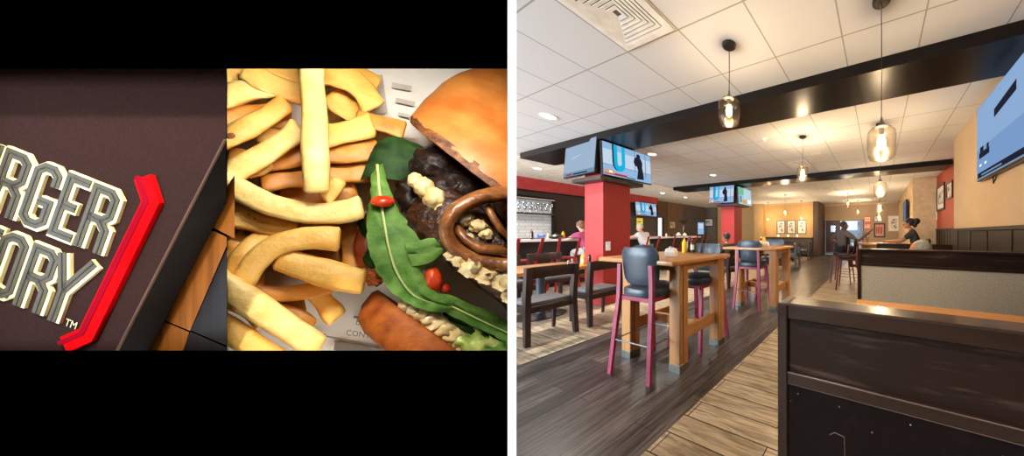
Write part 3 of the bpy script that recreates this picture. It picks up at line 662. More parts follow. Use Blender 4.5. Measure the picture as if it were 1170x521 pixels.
# diffuser vent with nested square louvres
lou = mat('vent_louvre', (226, 222, 214), 0.5)
vdark = mat('vent_shadow', (92, 88, 84), 0.8)
def vent(x0, x1, y0, y1, label, n=7, group='square ceiling vents'):
    cx, cy = (x0 + x1) / 2, (y0 + y1) / 2; t = thing('ceiling_vent', label, 'ceiling vent', (cx, cy, ZC), 0, group)
    hx, hy = (x1 - x0) / 2, (y1 - y0) / 2
    def ringf(mb, a, b, za, zb, th=0.004):
        """sloping square louvre between half sizes a (outer) and b (inner)"""
        A = [(-hx * a, -hy * a, za), (hx * a, -hy * a, za), (hx * a, hy * a, za), (-hx * a, hy * a, za)]
        B = [(-hx * b, -hy * b, zb), (hx * b, -hy * b, zb), (hx * b, hy * b, zb), (-hx * b, hy * b, zb)]
        A2 = [(p[0], p[1], p[2] + th) for p in A]; B2 = [(p[0], p[1], p[2] + th) for p in B]
        mb.loft([A, B, B2, A2, A], cap=False)
    mb = MB(); ringf(mb, 1.0, 0.86, -0.012, -0.012); mb.build('frame', lou, t, smooth=0)
    mb = MB(); mb.box(-hx * 0.86, hx * 0.86, -hy * 0.86, hy * 0.86, -0.002, -0.001); mb.build('duct_back', vdark, t, smooth=0)
    for k in range(n):
        a = 0.86 - 0.8 * k / n; mb = MB(); ringf(mb, a, a - 0.66 / n, -0.012, -0.007); mb.build('louvre', lou, t, smooth=0)
vent(-2.14, -1.56, 1.0, 1.62, 'large square louvred vent in the near ceiling at upper middle')
vent(-2.05, -1.55, 5.8, 6.4, 'square vent in the ceiling beyond the first beam beside the hanging lamp', 4)
vent(-2.15, -1.6, 9.8, 10.4, 'square ceiling vent beyond the second beam', 4)
def spk(x, y, r, label, cat='ceiling speaker', m=None, d=0.008, name='ceiling_speaker'):
    t = thing(name, label, cat, (x, y, ZC)); mb = MB(); mb.lathe([(0.0005, -d), (r * 0.85, -d), (r * 0.87, -d * 0.5), (r, -d), (r * 1.02, 0)], seg=28); mb.build('grille', m or mat('speaker_cloth', (206, 198, 184), 0.8), t)
    return t
spk(-1.244, 5.56, 0.13, 'round pale ceiling speaker beyond the first beam beside a hanging lamp')
sd = spk(-1.88, 4.19, 0.05, 'small white ceiling smoke detector beyond the first beam', 'smoke detector', white_m, 0.025, 'smoke_detector')
mb = MB(); mb.lathe([(0.028, -0.025), (0.024, -0.05), (0.0005, -0.055)], seg=16); mb.build('sensor_dome', white_m, sd)
spk(-5.6, 5.1, 0.13, 'faint round ceiling speaker behind the near screens')
# ------------------------------------------------------------------ pendants
cordm = mat('lamp_cord', (34, 28, 26), 0.6); capm = mat('lamp_cap', (30, 27, 26), 0.4); socket = mat('lamp_holder', (120, 112, 104), 0.35, metal=0.8)
shade = thin_glass('lamp_glass', (0.98, 0.94, 0.86), 0.02)
[n for n in shade.node_tree.nodes if n.type == 'BSDF_GLOSSY'][0].inputs['Roughness'].default_value = 0.22; [n for n in shade.node_tree.nodes if n.type == 'BSDF_GLOSSY'][0].inputs['Color'].default_value = (0.35, 0.31, 0.26, 1)
bulbm = emis('bulb_glow', (255, 214, 140), 26.0); fil = emis('filament', (255, 240, 205), 60.0)
def pendant(x, y, zb, label, pw, first=None):
    """zb: height of the lower rim of the glass"""
    t = thing('pendant_lamp', label, 'hanging lamp', (x, y, ZC), 0, 'glass jar pendant lamps')
    mb = MB(); mb.lathe([(0.0005, -0.03), (0.05, -0.028), (0.062, -0.018), (0.064, 0)], seg=24); mb.build('ceiling_cap', capm, t)
    zt = zb + 0.235 - ZC; b = zb - ZC
    mb = MB(); mb.tube([(0, 0, -0.028), (0.002, 0, (zt - 0.03) * 0.5), (0, 0, zt + 0.07)], 0.0035, 6); mb.build('cord', cordm, t)
    mb = MB(); mb.lathe([(0.006, zt + 0.075), (0.012, zt + 0.04), (0.03, zt + 0.012), (0.045, zt - 0.004), (0.02, zt - 0.01), (0.018, zt - 0.06), (0.0005, zt - 0.062)], seg=18); mb.build('lamp_holder', socket, t)
    mb = MB(); mb.lathe([(0.04, zt - 0.002), (0.075, zt - 0.012), (0.095, zt - 0.035), (0.099, zt - 0.07), (0.098, b + 0.075), (0.09, b + 0.02), (0.078, b), (0.05, b - 0.004)], seg=28, cap=False); mb.build('glass_shade', shade, t)
    mb = MB(); mb.lathe([(0.012, zt - 0.05), (0.02, zt - 0.07), (0.03, zt - 0.11), (0.026, zt - 0.145), (0.008, zt - 0.165), (0.0005, zt - 0.167)], seg=14); mb.build('bulb', bulbm, t)
    l = light('bulb_light', 'POINT', (0, 0, zt - 0.12), pw * 2.6, (1.0, 0.76, 0.48), shadow_soft_size=0.04); l.parent = t
PL = [(-1.24, 1.966, 2.29, 'glass pendant lamp hanging before the first beam over the high table', 20), (0.018, 2.064, 1.845, 'glass pendant lamp hanging lowest and nearest at the right', 20),
      (-1.234, 4.4, 2.25, 'glass pendant lamp beyond the first beam beside the ceiling speaker', 20), (0.02, 4.4, 1.87, 'second glass pendant lamp in the right row above the booths', 20),
      (0.02, 7.7, 1.87, 'third glass pendant lamp in the right row above the booths', 16), (0.02, 10.4, 1.75, 'farthest glass pendant lamp in the right row above the booths', 16),
      (-1.213, 11.5, 2.45, 'small glowing pendant in front of the far doors, higher of two', 16), (-1.0, 14.3, 2.3, 'small glowing pendant in front of the far doors, lower of two', 14),
      (-3.84, 10.8, 2.1, 'glowing pendant over the far left booths with the longest cord', 18), (-3.77, 13.2, 1.95, 'glowing pendant before the right one of three pictures', 14), (-5.73, 13.2, 1.95, 'glowing pendant left of the three pictures', 14)]
for x, y, zb, lab, pw in PL: pendant(x, y, zb, lab, pw * (1.0 if x < -1 and y < 4 else 1.7 if y < 4 else 3.0 if y < 6 else 5.0))
# ------------------------------------------------------------------ screens
bez = mat('screen_bezel', (18, 18, 20), 0.3); sblue = emis('screen_sky', (150, 184, 222), 1.0); sblue2 = emis('screen_pale', (196, 214, 232), 1.0); scyan = emis('screen_cyan', (20, 172, 216), 1.1)
sdark = emis('screen_dark', (36, 36, 52), 1.0); sred = emis('screen_red', (176, 60, 60), 1.0); sgrey = emis('screen_grey', (120, 150, 178), 1.0); sgreen = emis('screen_green', (120, 190, 160), 1.0); sorange = emis('screen_orange', (226, 160, 90), 1.0); swht = emis('screen_white', (240, 244, 250), 1.2)
def tv(name, loc, rot, w, h, bg, items, label, thick=0.06, bzl=0.012):
    """screen facing local -y; items: (material, polygon in 0..1 screen coordinates)"""
    t = thing(name, label, 'television', loc, 0, 'wall and column screens'); t.rotation_euler = rot
    mb = MB(); mb.box(-w / 2, w / 2, 0, thick, -h / 2, h / 2, 0.006); mb.box(-w * 0.3, w * 0.3, thick, thick + 0.05, -h * 0.3, h * 0.3, 0.01); mb.build('housing', bez, t)
    mb = MB(); mb.box(-w / 2 + bzl, w / 2 - bzl, -0.002, 0.004, -h / 2 + bzl * 1.4, h / 2 - bzl); mb.build('screen', bg, t, smooth=0)
    if items:
        mb = MB(); ms = []
        for k, (m, poly) in enumerate(items):
            if m not in ms: ms.append(m)
            mb.mi = ms.index(m); y = -0.0025 - k * 0.0002
            mb.face([mb.bm.verts.new(((px - 0.5) * (w - 2 * bzl), y, (py - 0.5) * (h - 2.4 * bzl))) for px, py in poly])
        mb.build('screen_picture', ms, t, smooth=0, recalc=False)
    return t
def R4(x0, y0, x1, y1): return [(x0, y0), (x1, y0), (x1, y1), (x0, y1)]
def show(u0, f0, bw=0.1):
    """studio shot: a big round-bottomed letter U and a dark standing figure"""
    it = [(sblue2, R4(0.0, 0.34, 1, 0.8)), (sgrey, R4(0.62, 0.3, 0.64, 1)), (sgrey, R4(0.0, 0.32, 1, 0.34)), (sgrey, R4(0.86, 0.1, 0.88, 1)), (sblue, R4(0.0, 0.0, 1, 0.16))]
    a = [(u0, 1.0), (u0, 0.42)] + [(u0 + 0.11 + 0.11 * math.cos(t), 0.42 - 0.24 * math.sin(t) * 1.0) for t in [PI - k * PI / 8 for k in range(1, 8)]] + [(u0 + 0.22, 0.42), (u0 + 0.22, 1.0), (u0 + 0.15, 1.0), (u0 + 0.15, 0.45)]
    a += [(u0 + 0.11 + 0.04 * math.cos(t), 0.45 - 0.1 * math.sin(t)) for t in [k * PI / 6 for k in range(1, 6)]] + [(u0 + 0.07, 0.45), (u0 + 0.07, 1.0)]
    it += [(sdark, [(x - 0.03, y) for x, y in a[:1] + a[1:10]] + [(u0 + 0.02, 0.3), (u0 + 0.0, 1.0)]), (scyan, a)]
    f = f0
    it.append((sdark, [(f - 0.06, 0.06), (f + 0.1, 0.08), (f + 0.09, 0.3), (f + 0.07, 0.5), (f + 0.08, 0.66), (f + 0.05, 0.78), (f + 0.03, 0.8), (f + 0.03, 0.9), (f - 0.01, 0.94), (f - 0.05, 0.9), (f - 0.05, 0.82), (f - 0.1, 0.76), (f - 0.12, 0.62), (f - 0.09, 0.5), (f - 0.05, 0.5), (f - 0.03, 0.34)]))
    it += [(sred, R4(0.02, 0.03, 0.45, 0.1)), (sorange, R4(0.03, 0.06, 0.2, 0.17)), (swht, R4(0.1, 0.09, 0.16, 0.15)), (sdark, R4(0.45, 0.02, 0.62, 0.05))]
    return it
plain = [(sblue2, [(0.25, 0.52), (0.55, 0.6), (0.55, 0.62), (0.25, 0.55)]), (sgrey, R4(0, 0.0, 1, 0.12)), (sred, R4(0.1, 0.02, 0.3, 0.07)), (sdark, R4(0.34, 0.02, 0.8, 0.06))]
tv('television', (-4.9, 2.74, 2.645), (math.radians(-4), 0, math.radians(-4)), 1.06, 0.63, sgrey if False else emis('screen_dim_sky', (158, 182, 206), 1.0), plain, 'left screen on the near red column showing a plain pale sky')
tv('television', (-4.27, 3.26, 2.59), (math.radians(-4), 0, PI / 2), 1.02, 0.6, sblue, show(0.2, 0.72), 'right screen on the near red column with a blue U and a dark figure')
tv('television', (-9.46, 8.1, 2.35), (math.radians(-6), 0, PI / 2), 1.12, 0.6, sblue, show(0.24, 0.74), 'screen on the far bar wall under the red band')
tv('television', (-4.85, 7.2, 2.6), (math.radians(-4), 0, 0), 1.0, 0.6, sblue, show(0.2, 0.66), 'left screen on the far red column with a dark figure')
tv('television', (-4.24, 7.76, 2.56), (math.radians(-4), 0, PI / 2), 0.95, 0.6, emis('screen_mint', (176, 214, 214), 1.0), [(sgreen, R4(0.0, 0.55, 0.4, 1)), (sblue2, R4(0.42, 0.4, 0.8, 0.8)), (sorange, R4(0.3, 0.05, 0.6, 0.3)), (swht, R4(0.7, 0.12, 0.95, 0.35)), (sgrey, R4(0.05, 0.1, 0.25, 0.5))], 'right screen on the far red column showing pale green pictures')
bigsky = emis('screen_big_sky', (140, 172, 212), 1.0)
tv('television', (1.17, 3.37, 2.44), (0, 0, -PI / 2), 1.66, 0.95, bigsky, [(sgrey, R4(0, 0.0, 1, 0.05)), (emis('screen_band', (122, 156, 202), 1.0), R4(0, 0.05, 1, 0.42)), (sdark, [(0.33, 0.66), (0.64, 0.72), (0.64, 0.83), (0.33, 0.76)]), (sdark, R4(0.05, 0.28, 0.25, 0.36)), (sdark, R4(0.07, 0.36, 0.14, 0.43)), (sdark, R4(0.2, 0.36, 0.24, 0.42)), (swht, R4(0.06, 0.17, 0.1, 0.2)), (swht, R4(0.16, 0.17, 0.2, 0.2)), (sdark, R4(0.02, 0.02, 0.9, 0.09)), (sgrey, R4(0.1, 0.04, 0.45, 0.06))], 'large wall screen at the far right of the view')
cb = bpy.data.objects['television.005']
mb = MB(); mb.tube([(-0.5, 0.07, -0.42), (-0.5, 0.06, -0.5), (-0.46, 0.05, -0.56), (-0.42, 0.06, -0.5), (-0.42, 0.075, -0.4)], 0.006, 6); mb.build('power_cable', bez, cb)
tv('television', (0.86, 10.7, 2.1), (0, math.radians(0), -PI / 2), 1.2, 0.75, emis('screen_side', (120, 130, 150), 0.7), None, 'screen seen edge on high on the far right wall')
# black shelf round each column under the screens
shelfm = mat('screen_shelf', (30, 26, 26), 0.4)
for i, (y0, y1) in enumerate(((2.7, 3.55), (7.2, 8.05))):
    t = thing('screen_shelf', 'black shelf under the screens on the %s red column' % ('near', 'far')[i], 'shelf', (-4.69, (y0 + y1) / 2, 2.2), 0)
    mb = MB(); mb.box(-5.05, -4.23, y0, y1, 2.2, 2.27, 0.006); mb.build('shelf_board', shelfm, t, off=t.location)
    mb = MB(); mb.box(-5.0, -4.39, y0 + 0.13, y1 - 0.1, 2.74, 2.9, 0.004); mb.build('upper_collar', shelfm, t, off=t.location)

# added spotlight out of view, put in to brighten the menu
sp_ = EYE + RGT * -1.62 + FWD * -2.45; ts = thing('added_spotlight', 'added unseen ceiling spotlight that brightens the menu', 'spotlight', (sp_.x, sp_.y, ZC))
mb = MB(); mb.lathe([(0.03, 0), (0.03, -0.02), (0.008, -0.022), (0.008, -0.58)], seg=16); mb.build('added_spot_mount', capm, ts)
hd_ = MB(); aim = (W(180, 250, 0.6) - Vector((sp_.x, sp_.y, ZC - 0.62))).normalized(); c_ = Vector((0, 0, -0.62))
hd_.tube([c_ - aim * 0.07, c_ - aim * 0.02, c_ + aim * 0.05], [0.03, 0.042, 0.045], 18); hd_.build('added_spot_head', capm, ts)
sl = light('added_spot_beam', 'SPOT', c_ + aim * 0.06, 22, (1.0, 0.93, 0.84), spot_size=0.62, spot_blend=0.5, shadow_soft_size=0.035); sl.parent = ts; sl.rotation_euler = aim.to_track_quat('-Z', 'Y').to_euler()
# ================================================================== FURNITURE
oakx = wood('oak', (178, 120, 66), (206, 150, 90), 'x', 0.35, 1, 0.2); oaky = wood('oak_long', (178, 120, 66), (206, 150, 90), 'y', 0.35, 1, 0.2); oakz = wood('oak_post', (176, 120, 68), (204, 150, 92), 'z', 0.35, 1, 0.2)
steel = mat('brushed_steel', (128, 126, 122), 0.35, metal=0.9); chrome = mat('chrome_rod', (110, 110, 112), 0.5, metal=1.0)
pink = mat('raspberry_metal', (158, 50, 82), 0.38, c2=(166, 56, 88)); blk_v = mat('slate_vinyl', (58, 68, 80), 0.36, c2=(64, 74, 87), scale=(40, 40, 40), bump=0.05); redmetal = mat('red_metal', (128, 24, 26), 0.35); dkred = mat('oxblood_wood', (104, 30, 26), 0.4)
espresso = wood('espresso_wood', (40, 26, 24), (58, 40, 36), 'z', 0.4); greyv = mat('grey_vinyl', (92, 92, 95), 0.5, c2=(102, 102, 105), scale=(40, 40, 40), bump=0.05)
def high_table(x, y, label, w=1.04, d=0.94):
    """counter height table: slab top, four split posts with steel boots, side and cross stretchers"""
    t = thing('high_table', label, 'table', (x, y, 0), 0, 'oak high tables')
    mb = MB(); mb.box(-w / 2 - 0.05, w / 2 - 0.08, -d / 2 - 0.03, d / 2 - 0.04, 1.01, 1.05, 0.006, 2); mb.build('table_top', oaky, t)
    px, py = 0.33, 0.31
    for sx in (-1, 1):
        for sy in (-1, 1):
            cx, cy = sx * px, sy * py; mb = MB()
            mb.box(cx - 0.065, cx + 0.065, cy - 0.058, cy - 0.014, 0.06, 1.01, 0.004); mb.box(cx - 0.065, cx + 0.065, cy - 0.006, cy + 0.058, 0.06, 1.01, 0.004)
            lg = mb.build('leg', oakz, t)
            mb = MB(); mb.box(cx - 0.069, cx + 0.069, cy - 0.062, cy + 0.062, 0, 0.075, 0.003); mb.build('steel_boot', steel, lg)
    for sx in (-1, 1):
        mb = MB(); mb.box(sx * px - 0.02, sx * px + 0.02, -py + 0.06, py - 0.06, 0.27, 0.39, 0.004); mb.build('side_stretcher', oaky, t)
        mb = MB(); mb.box(sx * px - 0.03, sx * px + 0.03, -py + 0.06, py - 0.06, 0.94, 1.01, 0.003); mb.build('apron', oaky, t)
    mb = MB(); mb.box(-px, px, -0.02, 0.02, 0.28, 0.38, 0.004); mb.build('cross_stretcher', oakx, t)
    for sy in (-1, 1):
        mb = MB(); mb.box(-px + 0.06, px - 0.06, sy * py - 0.03, sy * py + 0.03, 0.94, 1.01, 0.003); mb.build('apron', oakx, t)
    return t
high_table(-2.05, 2.15, 'nearest oak high table with napkins and mustard on it')
high_table(-1.93, 4.25, 'second oak high table beyond the nearest one')
high_table(0.02, 6.86, 'oak high table at the right behind the tweed booth back', 0.9, 1.0)
def arc_panel(mb, w0, w1, z0, z1, yb, curve, th, lean=0.0, nx=10, nz=8, round_=0.2):
    """curved backrest: width w0 at the foot, w1 at the head, corners rounded"""
    rowsF, rowsB = [], []
    for j in range(nz + 1):
        f = j / nz; z = z0 + (z1 - z0) * f; k = abs(2 * f - 1); sh = 1 - round_ * max(0, (k - 0.55) / 0.45) ** 2.2
        hw = (w0 + (w1 - w0) * f) / 2 * sh; a, b = [], []
        for i in range(nx + 1):
            u = 2 * i / nx - 1; y = yb - lean * f + curve * u * u; tt = th * (1 - 0.6 * max(abs(u), k) ** 6)
            a.append(mb.bm.verts.new((u * hw, y - tt / 2, z))); b.append(mb.bm.verts.new((u * hw, y + tt / 2, z)))
        rowsF.append(a); rowsB.append(b)
    for j in range(nz):
        for i in range(nx):
            mb.face([rowsF[j][i], rowsF[j][i + 1], rowsF[j + 1][i + 1], rowsF[j + 1][i]]); mb.face([rowsB[j][i + 1], rowsB[j][i], rowsB[j + 1][i], rowsB[j + 1][i + 1]])
        for i, s in ((0, 1), (nx, -1)): mb.face([rowsF[j][i], rowsF[j + 1][i], rowsB[j + 1][i], rowsB[j][i]])
    for i in range(nx):
        mb.face([rowsF[0][i], rowsB[0][i], rowsB[0][i + 1], rowsF[0][i + 1]]); mb.face([rowsF[nz][i + 1], rowsB[nz][i + 1], rowsB[nz][i], rowsF[nz][i]])
def stool(loc, rz, label, legm=pink, group='padded bar stools', vin=None):
    """faces +y; low padded back on the rear legs"""
    t = thing('bar_stool', label, 'bar stool', loc, rz, group)
    mb = MB()
    mb.loft([[(0.235 * s * math.copysign(abs(math.cos(a)) ** 0.75, math.cos(a)), 0.225 * s * math.copysign(abs(math.sin(a)) ** 0.75, math.sin(a)), z) for a in [2 * PI * k / 32 for k in range(32)]] for s, z in ((0.9, 0.715), (0.985, 0.722), (1.0, 0.74), (1.0, 0.765), (0.97, 0.785), (0.85, 0.797), (0.5, 0.803))])
    mb.build('seat', vin or blk_v, t)
    mb = MB(); mb.box(-0.2, 0.2, -0.2, 0.2, 0.675, 0.716, 0.004); mb.build('seat_frame', legm, t)
    mb = MB(); arc_panel(mb, 0.425, 0.465, 0.82, 1.165, -0.165, 0.04, 0.05, 0.03); mb.build('backrest', vin or blk_v, t)
    for sx in (-1, 1):
        mb = MB(); a, b, c = (sx * 0.242, -0.27, 0), (sx * 0.205, -0.2, 0.70), (sx * 0.195, -0.205, 1.01)
        mb.loft([[(p[0] - 0.022, p[1] - w, p[2]), (p[0] + 0.022, p[1] - w, p[2]), (p[0] + 0.022, p[1] + w, p[2]), (p[0] - 0.022, p[1] + w, p[2])] for p, w in ((a, 0.011), (b, 0.017), ((sx * 0.2, -0.198, 0.86), 0.014), (c, 0.010))]); mb.build('leg', legm, t)
        mb = MB(); mb.bar((sx * 0.235, 0.24, 0), (sx * 0.19, 0.17, 0.69), 0.03, 0.034, (0, 1, 0), 0.0, 0.044, 0.03); mb.build('leg', legm, t)
    mb = MB(); z = 0.31; q = [(-0.225, -0.24, z), (0.225, -0.24, z), (0.215, 0.208, z), (-0.215, 0.208, z)]
    for i in range(4): mb.tube([q[i], q[(i + 1) % 4]], 0.006, 8)
    mb.build('footrest', chrome, t)
    return t
st0 = stool((-2.02, 1.8, 0), 0.03, 'nearest slate blue stool with pink legs at the front of the high table')
dup(st0, (-1.98, 2.44, 0), PI - 0.02, 'slate blue stool with pink legs on the far side of the nearest high table')
dup(st0, (-2.04, 4.02, 0), 0.03, 'slate stool with pink legs in front of the second high table')
dup(st0, (-1.98, 4.72, 0), PI, 'stool on the far side of the second high table')
st1 = stool((-0.88, 6.95, 0), PI / 2 - 0.1, 'dark red legged stool under the man with the raised arm', dkred, vin=capm)
dup(st1, (-0.64, 6.15, 0), PI / 2, 'empty dark red stool nearer the camera than the man with the raised arm')
def dining_chair(loc, rz, label):
    """faces +y; open frame back with a deep top rail, grey pad"""
    t = thing('dining_chair', label, 'chair', loc, rz, 'dark wooden dining chairs')
    mb = MB(); mb.box(-0.225, 0.225, -0.2, 0.23, 0.43, 0.485, 0.018, 2); mb.build('seat_pad', greyv, t)
    for sx in (-1, 1):
        mb = MB(); mb.loft([[(sx * x - 0.026, y - w, z), (sx * x + 0.026, y - w, z), (sx * x + 0.026, y + w, z), (sx * x - 0.026, y + w, z)] for x, y, z, w in ((0.255, -0.25, 0, 0.024), (0.245, -0.21, 0.42, 0.042), (0.245, -0.215, 0.55, 0.042), (0.25, -0.262, 0.9, 0.034))]); mb.build('rear_leg', espresso, t)
        mb = MB(); mb.bar((sx * 0.235, 0.235, 0), (sx * 0.235, 0.215, 0.43), 0.032, 0.032, (0, 1, 0), 0, 0.046, 0.046); mb.build('front_leg', espresso, t)
        mb = MB(); mb.box(sx * 0.237 - 0.014, sx * 0.237 + 0.014, -0.2, 0.21, 0.36, 0.43, 0.003); mb.build('side_rail', espresso, t)
    mb = MB(); arc_panel(mb, 0.47, 0.48, 0.765, 0.903, -0.238, 0.0, 0.04, 0.02, 8, 4, 0.0); mb.build('top_rail', espresso, t)
    for y in (-0.21, 0.215):
        mb = MB(); mb.box(-0.225, 0.225, y - 0.013, y + 0.013, 0.36, 0.43, 0.003); mb.build('cross_rail', espresso, t)
    return t
ch0 = dining_chair((-3.87, 1.73, 0), PI / 2, 'dark wooden chair with grey pad nearest the white edge strip')
dup(ch0, (-3.87, 2.42, 0), PI / 2, 'dark wooden chair with grey pad between the red column and the pink stool')
dup(ch0, (-5.72, 2.05, 0), -PI / 2, 'dark chair on the far side of the low oak table, nearer the white edge strip')
dup(ch0, (-5.72, 2.72, 0), -PI / 2, 'dark chair on the far side of the low oak table, nearer the red column')
dup(ch0, (-3.87, 1.04, 0), PI / 2, 'dark wooden chair half hidden by the white edge strip')
dup(ch0, (-3.35, 5.32, 0), PI / 2 - 0.25, 'dark wooden chair under the man seated before the far red column')
navy = mat('slate_metal', (58, 70, 84), 0.45)
def low_table(x, y, lx, ly, label, first=True):
    t = thing('dining_table', label, 'table', (x, y, 0), 0, 'low oak dining tables')
    mb = MB(); mb.box(-lx / 2, lx / 2, -ly / 2, ly / 2, 0.705, 0.76, 0.006, 2); mb.build('table_top', oaky, t)
    for sy in ((-1, 1) if ly > 1.5 else (0,)):
        yy = sy * ly * 0.2
        mb = MB(); mb.lathe([(0.06, 0.03), (0.055, 0.06), (0.055, 0.69), (0.12, 0.705)], (0, yy, 0), 20); mb.build('pedestal', navy, t)
        mb = MB(); mb.lathe([(0.33, 0.0), (0.33, 0.012), (0.3, 0.022), (0.08, 0.04), (0.055, 0.045)], (0, yy, 0), 28); mb.build('pedestal_foot', capm, t)
    return t
low_table(-4.84, 1.75, 0.98, 1.95, 'long low oak table against the near red column')
for i, (x, y, lab) in enumerate(((-3.75, 9.6, 'small low oak table before the far left booths, nearer one'), (-3.9, 12.2, 'small low oak table before the far left booths, farther one'))): low_table(x, y, 0.75, 0.9, lab)
for x, y, r, lab in ((-3.1, 9.5, PI / 2, 'chair at the nearer small table in the far left'), (-4.4, 9.6, -PI / 2, 'chair on the left of the nearer small table in the far left'), (-3.3, 12.1, PI / 2, 'chair at the farther small table in the far left'), (-3.7, 10.5, PI, 'chair behind the nearer small table in the far left'), (-3.9, 11.4, 0, 'chair before the farther small table in the far left')):
    dup(ch0, (x, y, 0), r, lab)
# ------------------------------------------------------------------ booths
bwood = wood('booth_wood', (36, 24, 19), (50, 34, 27), 'x', 0.3, 0.8, 0.3); bpanel = mat('booth_panel', (38, 25, 20), 0.42, c2=(92, 74, 64), scale=(3, 9, 30), detail=11, lo=0.54, hi=0.78, bump=0.04, spec=0.2)
[n for n in bwood.node_tree.nodes if n.type == 'BSDF_PRINCIPLED'][0].inputs['Specular IOR Level'].default_value = 0.25
honeytop = wood('booth_honey', (150, 96, 46), (184, 124, 64), 'x', 0.3, 0.8, 0.3); vinylb = mat('scuffed_vinyl', (20, 13, 15), 0.4, c2=(46, 35, 36), scale=(5, 5, 5), detail=12, lo=0.55, hi=0.85, bump=0.25, bscale=14, spec=0.12); seam = mat('worn_seam', (104, 82, 74), 0.5)
tweed = mat('grey_tweed', (164, 154, 136), 0.9, c2=(190, 180, 160), scale=(90, 90, 90), bump=0.3); stud = mat('dull_studs', (112, 104, 94), 0.4, metal=0.5)
BY, BX = 0.815, -0.318
bt = thing('dining_booth', 'dark wooden booth back with scuffed vinyl panel filling the lower right foreground', 'booth', (BX, BY, 0))
def bpt(name, m, boxes, lab=None, parent=bt):
    mb = MB()
    for b in boxes: mb.box(*b)
    o = mb.build(name, m, parent, off=bt.location if parent is not None else None)
    if lab: o['label'] = lab
    return o
XE = 1.2
bpt('end_post', bwood, [(BX, BX + 0.035, BY, BY + 0.11, 0, 1.058, 0.004)])
bpt('top_rail', bwood, [(BX + 0.035, XE, BY, BY + 0.095, 1.005, 1.06, 0.006)])
bpt('upper_panel', bpanel, [(BX + 0.035, XE, BY + 0.02, BY + 0.1, 0.825, 1.005)])
bpt('mid_rail', bwood, [(BX + 0.035, XE, BY + 0.004, BY + 0.1, 0.785, 0.825, 0.003)])
bpt('vinyl_panel', vinylb, [(BX + 0.035, XE, BY + 0.012, BY + 0.1, 0.1, 0.785)], 'scuffed black brown vinyl')
bpt('seam_line', seam, [(BX + 0.035, XE, BY + 0.0015, BY + 0.004, 0.8225, 0.825), (BX + 0.035, XE, BY + 0.006, BY + 0.0125, 0.7835, 0.7855)])
bpt('plinth', bwood, [(BX + 0.035, XE, BY + 0.02, BY + 0.11, 0.0, 0.1)])
bpt('bench', vinylb, [(BX + 0.04, XE, BY + 0.13, BY + 0.62, 0.12, 0.46, 0.03)])
bpt('seat_back', tweed, [(BX + 0.04, XE, BY + 0.1, BY + 0.17, 0.46, 0.95, 0.02)])
for x, z in ((0.07, 0.755), (0.045, 0.725), (0.205, 0.75), (0.40, 0.755), (0.60, 0.74), (0.3, 0.70)):
    mb = MB(); mb.blob((BX + x, BY + 0.012, z), 0.003, 1); mb.build('stud', stud, bt, off=bt.location)
# hook-shaped scuff on the vinyl
mb = MB(); mb.tube([(BX + 0.175, BY + 0.0115, 0.652), (BX + 0.19, BY + 0.0115, 0.664), (BX + 0.22, BY + 0.0115, 0.660), (BX + 0.222, BY + 0.0115, 0.60)], 0.0012, 5); mb.build('scuff', seam, bt, off=bt.location)
b2 = thing('dining_booth', 'booth back with grey tweed panel under a dark top rail behind the front booth', 'booth', (-0.2, 2.85, 0))
def b2p(name, m, *b, lab=None):
    mb = MB(); mb.box(*b); o = mb.build(name, m, b2, off=b2.location)
    if lab: o['label'] = lab
b2p('end_post', bwood, -0.2, -0.165, 2.79, 2.92, 0, 1.135, 0.004)
b2p('top_rail', bwood, -0.165, 1.2, 2.79, 2.92, 1.115, 1.135, 0.004)
b2p('upper_panel', bpanel, -0.165, 1.2, 2.81, 2.9, 0.985, 1.115)
b2p('mid_rail', bwood, -0.165, 1.2, 2.795, 2.9, 0.962, 0.985, 0.003)
b2p('tweed_panel', tweed, -0.165, 1.2, 2.805, 2.9, 0.1, 0.962, lab='grey tweed upholstery')
b2p('plinth', bwood, -0.165, 1.2, 2.82, 2.89, 0, 0.1)
b2p('bench', vinylb, -0.16, 1.2, 2.92, 3.42, 0.12, 0.4, 0.03)
b3 = thing('dining_booth', 'dark booth partition by the wainscot behind the grey haired diner', 'booth', (0.1, 6.1, 0))
def b3p(name, m, *b):
    mb = MB(); mb.box(*b); mb.build(name, m, b3, off=b3.location)
b3p('top_rail', bwood, -0.04, 1.58, 6.05, 6.17, 1.04, 1.07, 0.004); b3p('panel', bpanel, -0.04, 1.58, 6.07, 6.15, 0.1, 1.04); b3p('plinth', bwood, -0.02, 1.58, 6.08, 6.14, 0, 0.1)
bt2 = thing('booth_table', 'oak booth table between the front booth and the tweed booth', 'table', (0.5, 1.78, 0))
mb = MB(); mb.box(-0.66, 0.68, -0.33, 0.42, 0.715, 0.76, 0.006); mb.build('table_top', oakx, bt2)
mb = MB(); mb.lathe([(0.06, 0.03), (0.055, 0.06), (0.055, 0.69), (0.12, 0.71)], seg=20); mb.build('pedestal', navy, bt2)
mb = MB(); mb.lathe([(0.33, 0.0), (0.33, 0.012), (0.3, 0.022), (0.055, 0.045)], seg=28); mb.build('pedestal_foot', capm, bt2)
bt3 = dup(bt2, (0.52, 4.3, 0), 0, 'oak booth table beyond the tweed booth back')
